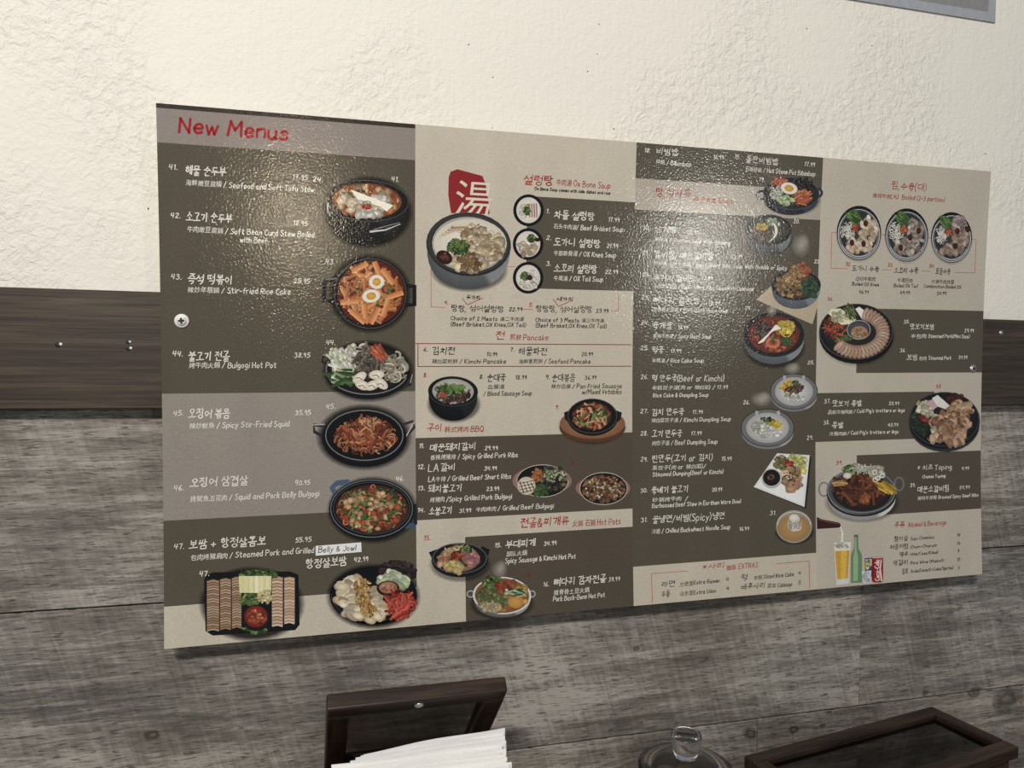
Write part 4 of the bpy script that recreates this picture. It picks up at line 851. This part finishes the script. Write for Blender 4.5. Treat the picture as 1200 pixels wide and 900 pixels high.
for (crop, cx, cy, rx, ry, bot, k) in (('H', 952, 694, 140, 106, 812, 0), ('I', 598, 80, 118, 84, 174, 1)):
    d = Dish(crop); d.bowl(cx, cy, rx, ry, bot, (156, 158, 160), (112, 112, 112), (226, 226, 224), .80, 0, body2=(120, 122, 124)); d.ring(cx, cy, rx, ry, rx*.03, (40, 40, 40))
    for sx in (-.42, .42): d.strip([(cx+sx*rx*.92, cy-ry*.88), (cx+sx*rx*1.0, cy-ry*.66)], rx*.13, (176, 176, 176), rx*.09)
    if k == 0: d.pile(915, 668, 34, 30, 22, 16, [(236, 190, 60), (226, 170, 40)], 'stick'); d.pile(960, 640, 20, 12, 14, 9, GREENS); d.pile(955, 680, 44, 26, 34, 13, [(110, 84, 66), (84, 62, 50), (140, 110, 90)], 'stick', ang=(-50, 0)); d.pile(950, 730, 60, 20, 12, 15, [(240, 240, 238), (210, 210, 208)])
    else: d.pile(596, 52, 34, 16, 34, 9, GREENS+[(40, 56, 30)]); d.pile(622, 74, 30, 18, 24, 11, [(240, 206, 60), (232, 190, 40)], 'stick', ang=(-60, -10)); d.pile(570, 78, 44, 26, 22, 15, [(222, 222, 206), (206, 208, 190), (236, 236, 226)]); d.pile(610, 104, 50, 18, 14, 14, [(220, 220, 204), (236, 236, 228)])
    d.done(('printed picture of rice cake soup in a pale grey bowl', 'printed picture of dumpling soup in a pale grey bowl')[k])
d = Dish('I'); d.poly([(648, 200), (790, 208), (768, 436), (545, 346)], (40, 36, 30)); d.poly([(640, 192), (783, 200), (760, 428), (537, 340)], (226, 226, 224)); d.poly([(646, 200), (774, 208), (752, 416), (550, 338)], (238, 238, 236))
d.pile(726, 244, 40, 44, 34, 17, [(226, 226, 110), (210, 216, 130), (236, 232, 160)]); d.pile(660, 232, 34, 28, 30, 13, [(150, 130, 86), (110, 120, 66), (206, 160, 120)]); d.pile(704, 300, 40, 46, 12, 24, [(222, 172, 132), (206, 150, 108), (232, 192, 154)], 'slice'); d.pile(716, 338, 34, 20, 6, 24, [(224, 170, 130), (210, 150, 112)], 'slice'); d.pile(694, 290, 36, 50, 26, 6, GREENS+[(90, 60, 40)]); d.pile(692, 236, 18, 12, 10, 10, [(206, 50, 34), (224, 90, 60)])
d.el(616, 302, 45, 44, (214, 214, 214), (180, 180, 180)); d.el(615, 299, 38, 36, (44, 28, 26), (26, 16, 16)); d.pile(612, 296, 12, 14, 8, 4, [(150, 110, 70)]); d.done('printed picture of dumplings with sauce on a square white plate')
d = Dish('I'); d.shade(716, 540, 90, 56, .35); d.el(714, 514, 79, 72, (196, 190, 178), (140, 132, 118)); d.el(714, 520, 71, 58, (192, 150, 92), (166, 122, 66)); d.ring(714, 508, 74, 60, 3, (222, 218, 208), a0=180, a1=360); d.ring(714, 514, 79, 72, 3, (170, 166, 158))
d.pile(716, 500, 26, 24, 26, 15, [(226, 220, 206), (204, 196, 178), (240, 236, 226)], 'curl'); d.el(714, 476, 22, 17, (240, 236, 226), (206, 198, 182)); d.done('printed picture of cold buckwheat noodles in a glass bowl')

# -- section four
for (cx, cy, rx, ry, k) in ((308, 507, 142, 174, 0), (613, 520, 138, 170, 1), (900, 536, 131, 162, 2)):
    d = Dish('J'); d.shade(cx, cy+8, rx*1.06, ry*1.06, .35); d.el(cx, cy, rx, ry, (26, 25, 26), (16, 15, 16)); d.el(cx, cy+10, rx*.93, ry*.88, (150, 150, 152), (108, 110, 114)); d.ring(cx, cy+8, rx*.95, ry*.92, 4, (206, 206, 208)); d.el(cx, cy+2, rx*.84, ry*.82, (60, 60, 60), (44, 44, 44)); d.ring(cx, cy+6, rx*.88, ry*.85, 3, (220, 220, 222), a0=30, a1=150)
    d.pile(cx-rx*.5, cy-ry*.1, rx*.30, ry*.32, 46, 15, WHT, 'curl'); d.pile(cx-rx*.2, cy-ry*.58, rx*.26, ry*.18, 24, 21, [(92, 136, 60), (120, 160, 78), (66, 104, 42)], 'stick', ang=(30, 60))
    meat = ([(222, 196, 164), (204, 172, 138), (236, 216, 188)], [(172, 156, 140), (140, 122, 106), (198, 184, 168)], [(176, 148, 124), (150, 122, 100), (204, 182, 158)])[k]
    d.pile(cx+rx*.42, cy-ry*.1, rx*.36, ry*.48, 26, 27, meat, 'slice', ang=(20, 110)); d.pile(cx, cy+ry*.46, rx*.56, ry*.26, 26, 27, meat, 'slice', ang=(40, 120))
    if k == 2: d.pile(cx+rx*.4, cy-ry*.55, rx*.34, ry*.22, 16, 24, [(176, 150, 150), (196, 172, 170), (150, 124, 126)], 'slice', ang=(30, 70))
    for (ax, ay) in ((.3, -.35), (-.32, .36), (.2, .4)) if k == 0 else ((.15, .1), (.55, -.15), (-.28, .48)) if k == 1 else ((.28, -.25), (.78, -.32), (.18, .34)): d.el(cx+ax*rx, cy+ay*ry, 15, 21, (92, 32, 26), (54, 18, 16), n=12)
    d.pile(cx-rx*.16, cy-ry*.2, 20, 20, 18, 10, [(224, 96, 50), (204, 66, 38), (240, 150, 90)]); d.done('printed picture of a round platter of %s' % ('boiled ox knee', 'boiled ox tail', 'mixed boiled beef')[k])
d = Dish('K'); d.shade(295, 290, 252, 202, .4); d.el(292, 292, 238, 178, (20, 19, 19), (14, 13, 13)); d.el(290, 268, 238, 182, (36, 34, 34), (24, 23, 23)); d.ring(290, 264, 236, 178, 4, (88, 84, 82)); d.el(288, 262, 206, 152, (46, 42, 42), (34, 31, 31))
d.pile(158, 240, 62, 62, 50, 20, REDS+[(96, 40, 30), (66, 70, 40)], 'stick'); d.pile(180, 320, 30, 20, 12, 16, REDS+GREENS); d.poly([(110, 150), (130, 120), (190, 118), (290, 186), (262, 216), (196, 222)], (226, 222, 180)); d.pile(200, 170, 66, 32, 20, 20, [(236, 232, 196), (222, 216, 166), (204, 206, 140)]); d.pile(252, 140, 36, 40, 40, 13, [(90, 110, 60), (140, 140, 80), (64, 82, 44)], 'stick', ang=(40, 80)); d.poly([(284, 120), (310, 106), (400, 176), (380, 200), (330, 190)], (232, 230, 216))
for i in range(26):
    a = math.radians(-72 + i*8.4); r = 1.0; x, y = 300+168*math.cos(a)*(.96), 272+118*math.sin(a)*1.05
    d.el(x, y, 46, 20, rnd.choice([(222, 196, 170), (206, 174, 146), (232, 212, 188)]), (140, 100, 78), rot=math.degrees(a), n=12); d.strip([(x-12*math.cos(a), y-12*math.sin(a)), (x+20*math.cos(a), y+20*math.sin(a))], 6, (150, 112, 90))
d.el(306, 256, 76, 62, (92, 96, 104), (60, 62, 68)); d.ring(306, 254, 76, 62, 4, (176, 180, 186)); d.el(310, 272, 54, 42, (206, 152, 116), (170, 116, 84)); d.pile(310, 274, 44, 30, 20, 12, [(220, 172, 136), (190, 128, 96), (150, 170, 90)]); d.pile(236, 308, 30, 20, 16, 12, GREENS); d.done('printed picture of steamed pork slices around a metal sauce bowl')
d = Dish('K'); d.shade(855, 850, 238, 196, .4); d.el(855, 862, 224, 172, (70, 70, 72), (44, 44, 46)); d.el(855, 842, 226, 174, (14, 13, 13)); d.el(855, 830, 226, 180, (28, 26, 26), (18, 17, 17)); d.ring(855, 826, 222, 174, 4, (74, 72, 70)); d.el(855, 822, 194, 150, (40, 34, 32), (28, 24, 22))
d.pile(700, 850, 50, 80, 50, 22, [(46, 62, 36), (66, 86, 50), (30, 42, 26)]); d.pile(735, 820, 40, 24, 24, 15, [(150, 34, 30), (180, 60, 46)]); d.pile(925, 690, 44, 30, 30, 17, [(92, 30, 28), (120, 46, 40), (60, 22, 22)]); d.pile(740, 755, 54, 44, 30, 24, [(232, 226, 190), (216, 210, 166), (240, 236, 212)]); d.pile(800, 860, 34, 60, 26, 20, [(230, 222, 184), (212, 202, 156)]); d.poly([(775, 690), (810, 670), (890, 740), (880, 768), (800, 740)], (226, 222, 214)); d.poly([(740, 725), (778, 694), (810, 744), (784, 764)], (206, 160, 170))
d.pile(960, 760, 70, 50, 22, 30, [(206, 160, 116), (176, 122, 82), (222, 184, 144)], 'slice', ang=(-50, 10)); d.pile(900, 850, 120, 70, 60, 34, [(206, 156, 118), (176, 124, 88), (222, 182, 146), (150, 98, 68)], 'slice', ang=(50, 120)); d.pile(880, 940, 110, 40, 30, 32, [(200, 150, 112), (166, 114, 80), (218, 178, 142)], 'slice', ang=(60, 110)); d.done("printed picture of sliced pig's trotters on a black plate")
d = Dish('L'); d.shade(272, 400, 206, 110, .35)
d.ring(70, 330, 30, 40, 8, (120, 126, 132)); d.ring(466, 302, 28, 38, 8, (110, 116, 122)); d.bowl(268, 344, 186, 122, 494, (206, 204, 200), (74, 76, 80), (52, 38, 30), .84, 3, body2=(150, 148, 146)); d.ring(268, 352, 184, 122, 10, (30, 30, 32), a0=0, a1=180); d.ring(268, 340, 180, 116, 5, (126, 130, 136))
d.pile(262, 330, 134, 82, 100, 24, [(92, 46, 30), (64, 32, 24), (124, 64, 40), (44, 26, 22), (150, 84, 50)]); d.pile(270, 320, 124, 76, 24, 26, [(146, 74, 42), (104, 52, 32)], 'stick'); d.pile(230, 226, 60, 24, 40, 13, GREENS+[(150, 176, 100)]); d.pile(270, 224, 60, 18, 24, 12, [(220, 216, 196), (200, 200, 176)], 'stick'); d.pile(350, 240, 46, 28, 22, 17, [(222, 218, 196), (206, 200, 172)])
for (x, y) in ((336, 240), (352, 272), (376, 258), (340, 280)): d.ring(x, y, 14, 13, 5, (236, 232, 222))
d.el(192, 258, 22, 16, (232, 226, 214), (200, 190, 170)); d.pile(400, 318, 28, 28, 14, 22, [(228, 186, 50), (210, 160, 40)], 'stick', ang=(20, 60)); d.pile(284, 376, 26, 24, 6, 20, [(206, 122, 60), (186, 100, 48)]); d.pile(150, 300, 24, 10, 6, 17, [(214, 166, 90)], 'stick', ang=(-20, 10)); d.done('printed picture of braised spicy beef ribs in a stone pot')
d = Dish('L'); d.poly([(32, 476), (58, 488), (150, 506), (158, 516), (156, 532), (60, 538), (33, 540)], (58, 26, 22)); d.strip([(40, 488), (100, 504), (150, 512)], 5, (128, 70, 60)); d.strip([(156, 528), (168, 560), (164, 612)], 7, (230, 226, 214), 12); d.build('drink_picture', None, 'printed brown bottle neck pouring beer')
d = Dish('L'); d.poly([(122, 612), (212, 608), (200, 828), (136, 836)], (214, 214, 208)); d.poly([(128, 650), (206, 648), (196, 800), (140, 806)], (216, 158, 30)); d.poly([(160, 650), (190, 650), (184, 802), (158, 804)], (232, 184, 60)); d.poly([(124, 614), (210, 610), (206, 652), (128, 656)], (232, 226, 208)); d.pile(168, 626, 38, 14, 16, 10, [(240, 236, 222), (222, 216, 196)]); d.pile(168, 730, 28, 60, 16, 3, [(246, 214, 120)]); d.build('drink_picture', None, 'printed glass of golden beer with foam')
d = Dish('L'); d.poly([(229, 572), (250, 571), (252, 640), (270, 676), (272, 822), (212, 824), (212, 676), (228, 640)], (104, 142, 96)); d.poly([(232, 580), (240, 580), (242, 650), (250, 690), (248, 812), (224, 814), (224, 690), (232, 650)], (150, 184, 136)); d.poly([(228, 570), (251, 569), (251, 582), (228, 583)], (84, 118, 76)); d.build('drink_picture', None, 'printed clear green glass bottle')
d = Dish('L'); d.poly([(284, 694), (324, 690), (326, 790), (288, 796)], (38, 66, 126)); d.poly([(288, 700), (322, 696), (322, 730), (300, 756), (290, 750)], (224, 200, 70)); d.pile(304, 722, 14, 20, 10, 8, [(236, 236, 226), (90, 140, 190)]); d.poly([(268, 762), (320, 758), (316, 822), (276, 826)], (206, 212, 216)); d.pile(296, 790, 20, 26, 18, 9, [(236, 240, 242), (170, 186, 196), (220, 226, 230)]); d.build('drink_picture', None, 'printed blue can behind a glass of ice')
d = Dish('L'); d.poly([(324, 692), (334, 684), (376, 684), (382, 692), (382, 812), (372, 822), (332, 822), (322, 812)], (168, 22, 28)); d.poly([(330, 686), (376, 685), (380, 692), (328, 694)], (190, 190, 190)); d.strip([(372, 700), (366, 750), (374, 814)], 6, (222, 214, 206), 9); d.strip([(330, 700), (328, 806)], 5, (120, 14, 20)); d.build('drink_picture', None, 'printed red cola can with white script')
P_ = Print('P', TXT); text(P_, 'L', 362, 812, 700, 22, 'Coca-Cola', (240, 236, 230), .16, turn=1); P_.build('lettering', None, 'white script on the red can')
if _fo is not None:
    cu_ = _fo.data; bpy.data.objects.remove(_fo); bpy.data.curves.remove(cu_)

# two screws that hold the board to the trim
def bd(px): 
    x, z = px2b(*px); return -depth(z)-.0003
screw('mounting_screw', (213, 376), bd((213, 376)), .0066, M['screw'], 'cross-head screw with white washer below the stir-fried rice cake line on the menu board', 'screw', washer=True)
screw('mounting_screw', (1140, 432), bd((1140, 432)), .0052, M['screw'], 'bare grey screw beside the steamed pork entries on the menu board', 'screw')


# ------------------------------------------------------------------ bordered poster above the menu board
fx1 = at_y(1167, 20, .003).x; fz0 = at_y(1167, 26, .003).z; FW_, FH_ = .42, .30
fr = empty('wall_poster', (fx1-FW_/2, .006, fz0)); tag(fr, 'grey poster with a blue-grey border stuck on the cream wall above the menu board', 'poster')
mw = .0115; fx0, fz1 = -FW_/2, FH_
def fbox(name, x0, x1, y0, z0, z1, mat): return box(name, x0, x1, y0, -.0002, z0, z1, mat, fr)
fbox('border_strip', fx0, -fx0, -.0025, 0, mw, M['frame']); fbox('border_strip', fx0, -fx0, -.0025, fz1-mw, fz1, M['frame'])
fbox('border_strip', fx0, fx0+mw, -.0025, mw, fz1-mw, M['frame']); fbox('border_strip', -fx0-mw, -fx0, -.0025, mw, fz1-mw, M['frame'])
fbox('poster_sheet', fx0+mw, -fx0-mw, -.0018, mw, fz1-mw, M['panel'])

# ------------------------------------------------------------------ table under the frame edge
TZ = .742
tb = empty('dining_table', (.5, -.42, 0)); tag(tb, 'brown wooden dining table pushed against the panelled wall', 'table')
def tbox(name, x0, x1, y0, y1, z0, z1, bev=.004): return box(name, x0-.5, x1-.5, y0+.42, y1+.42, z0, z1, M['table'], tb, bev)
tbox('table_top', -.35, 1.45, -.80, -.012, TZ-.035, TZ)
for sx in (-.28, 1.33):
    for sy in (-.76, -.10): tbox('leg', sx, sx+.05, sy, sy+.05, 0, TZ-.0352)
tbox('apron', -.2, 1.3, -.13, -.11, TZ-.11, TZ-.0352); tbox('apron', -.2, 1.3, -.71, -.69, TZ-.11, TZ-.0352)

# ------------------------------------------------------------------ wooden boxes with glazed lids
def lid_parts(root, Wd, Dp, th, mw, knob, hinge_local, rx):
    """lid in its own frame: hinge along +x at origin, lid extends towards -y, underside at z=0"""
    h = bpy.data.objects.new('lid', None); col.objects.link(h); h.parent = root; h.location = hinge_local; h.rotation_euler.x = rx; h.empty_display_size = .03
    def pb(name, x0, x1, y0, y1, z0, z1, mat, bev): return box(name, x0, x1, y0, y1, z0, z1, mat, h, bev, 3)
    pb('lid_rail', -Wd/2, Wd/2, -mw, 0, 0, th, M['walnut'], .0022); pb('lid_rail', -Wd/2, Wd/2, -Dp, -Dp+mw, 0, th, M['walnut'], .0022)
    pb('lid_stile', -Wd/2, -Wd/2+mw, -Dp+mw, -mw, 0, th*.99, M['walnut_y'], .0018); pb('lid_stile', Wd/2-mw, Wd/2, -Dp+mw, -mw, 0, th*.99, M['walnut_y'], .0018)
    pb('glass_pane', -Wd/2+mw*.75, Wd/2-mw*.75, -Dp+mw*.75, -mw*.75, th*.42, th*.42+.002, M['smoke'], 0)
    return h
def box_body(root, Wd, Dp, H_, wt=.010):
    def pb(name, x0, x1, y0, y1, z0, z1, mat): return box(name, x0, x1, y0, y1, z0, z1, mat, root, .0015)
    pb('front_wall', -Wd/2, Wd/2, -Dp, -Dp+wt, 0, H_, M['walnut']); pb('back_wall', -Wd/2, Wd/2, -wt, 0, 0, H_, M['walnut'])
    pb('side_wall', -Wd/2, -Wd/2+wt, -Dp+wt, -wt, 0, H_, M['walnut_y']); pb('side_wall', Wd/2-wt, Wd/2, -Dp+wt, -wt, 0, H_, M['walnut_y'])
    pb('bottom', -Wd/2+wt, Wd/2-wt, -Dp+wt, -wt, 0, .008, M['walnut'])
# closed cutlery box
zt_ = TZ + .145
c1, c2, c3 = at_z(862, 878, zt_), at_z(1092, 827, zt_), at_z(1195, 870, zt_)
ux = (c2-c1).normalized(); ang = math.atan2(ux.y, ux.x)
Wb = (c2-c1).length; Db = abs((c3-c2).dot(Vector((ux.y, -ux.x, 0))))
mid = (c1+c2)/2
ang += math.radians(2.5); ux = Vector((math.cos(ang), math.sin(ang), 0)); mid = c2 - ux*(Wb/2); Db += .006
cb = empty('cutlery_box', (mid.x, mid.y, TZ), ang); tag(cb, 'closed dark wooden cutlery box with glass lid beside the glass jar', 'box')
box_body(cb, Wb-.012, Db-.006, .145-.0145)
lid_parts(cb, Wb, Db, .014, .0165, False, (0, 0, .145-.014), 0)
# open napkin box: lid tipped up
tl, trr = at_y(382.5, 835, -.148), at_y(595.5, 808.5, -.148)
Wn = (trr-tl).length; xc = (tl.x+trr.x)/2
zl = (tl.z+trr.z)/2; LD = .165; tilt = math.radians(46)
hy, hz = -.148 + LD*math.cos(tilt), zl - LD*math.sin(tilt)
nb = empty('napkin_box', (xc, hy, TZ)); tag(nb, 'dark wooden napkin box with its framed glass lid tipped up', 'box')
box_body(nb, Wn+.018, LD+.012, hz-TZ-.001, .008)
lh = lid_parts(nb, Wn, LD, .0145, .0195, True, (0, 0, hz-TZ), -tilt)
k = lathe('lid_screw', [(.0042, 0), (.0040, .0010), (.0024, .0018), (0, .002)], M['screw'], lh, 20); k.location = (0, -LD+.0095, .0); k.rotation_euler.x = math.pi


# folded paper napkins heaped in the open box
def napkin(wd, ht, th, loc, slope, wave):
    """folded napkin standing on edge: fold on top"""
    bm = bmesh.new(); nx = 14; prof = [(-.5, 0), (-.5, .5), (-.46, .97), (-.2, .998), (.2, 1.0), (.46, .97), (.5, .5), (.5, 0)]; cols_ = []
    ph = rnd.uniform(0, 6.28)
    for i in range(nx+1):
        u = i/nx; x = wd*(u-.5); yo = wave*math.sin(u*5+ph) ; zo = .0008*math.sin(u*7+ph*2)
        cols_.append([bm.verts.new((x, py*th + yo*pz, (ht + slope*x)*pz + zo*pz)) for py, pz in prof])
    for a, b in zip(cols_, cols_[1:]):
        for k in range(len(prof)-1): bm.faces.new((a[k], b[k], b[k+1], a[k+1]))
        bm.faces.new((a[-1], b[-1], b[0], a[0]))
    bm.faces.new(cols_[0]); bm.faces.new(cols_[-1][::-1]); bmesh.ops.recalc_face_normals(bm, faces=bm.faces[:])
    o = link('paper_napkin', mesh_from(bm, 'paper_napkin', M['napkin'], False)); o.location = loc
    return o
zr = TZ + .0082; nw = Wn - .010; NTH = .0034
yb = -.134                                              # rearmost napkin, just under the raised lid
def top_z(px, py, y): return at_y(px, py, y).z
N_BACK, N_FRONT = 7, 11
for i in range(N_BACK+N_FRONT):
    y = yb - NTH*1.14*i
    back = i < N_BACK
    if back:
        t = i/(N_BACK-1)
        zt2 = top_z(560, 861 + 17*t + rnd.uniform(-1, 1), y); tl_ = .070 - .045*t + rnd.uniform(-.008, .008); xo = .006*(1-t); wv = .0006
        ww_ = nw*(.86 + .12*t); xo += (nw-ww_)/2
    else:
        t = (i-N_BACK)/(N_FRONT-1)
        zt2 = top_z(490, 884 + 26*t + rnd.uniform(-2.2, 2.2), y); tl_ = .01 + rnd.uniform(-.010, .010); xo = rnd.uniform(-.0025, .0025); wv = .0004; ww_ = nw*.965; xo -= .003
    o = napkin(ww_+rnd.uniform(-.003, .002), zt2-zr, NTH, (xc+xo, y, zr), tl_, wv)
    tag(o, 'folded white paper napkin standing in the rear of the open wooden napkin box' if back else 'folded white paper napkin standing in the front of the open wooden napkin box', 'napkin', 'rear napkins in the box' if back else 'front napkins in the box')

# ------------------------------------------------------------------ glass jar with knobbed lid
jz = TZ + .118
jc = at_z(803, 906, jz); jar = empty('glass_jar', (jc.x, jc.y, TZ)); tag(jar, 'round glass condiment jar with knobbed glass lid beside the cutlery box', 'jar')
R_ = .046
lathe('jar_body', [(0, .0), (R_*.86, 0), (R_*.94, .006), (R_*.94, .118), (R_*.90, .121), (R_*.88, .118), (R_*.88, .010), (R_*.8, .006), (0, .006)], M['glass'], jar, 48)
lathe('jar_contents', [(0, .0065), (R_*.78, .0065), (R_*.865, .012), (R_*.865, .104), (0, .107)], M['jar_fill'], jar, 40)  # made-up fill, set high and beige to lighten the lid above
lid = lathe('jar_lid', [(0, .1345), (R_*.5, .1325), (R_*.84, .1275), (R_*.86, .1222), (R_*1.06, .1222), (R_*1.10, .1235), (R_*1.09, .1255), (R_*.90, .1285), (R_*.60, .1345), (R_*.34, .1362), (0, .1366)], M['glass'], jar, 56)
lathe('lid_knob', [(0, .1369), (.0120, .1369), (.0128, .141), (.0150, .150), (.0165, .156), (.0168, .159), (.0158, .1612), (.0140, .1608), (.0125, .1585), (0, .1570)], M['glass'], jar, 48)
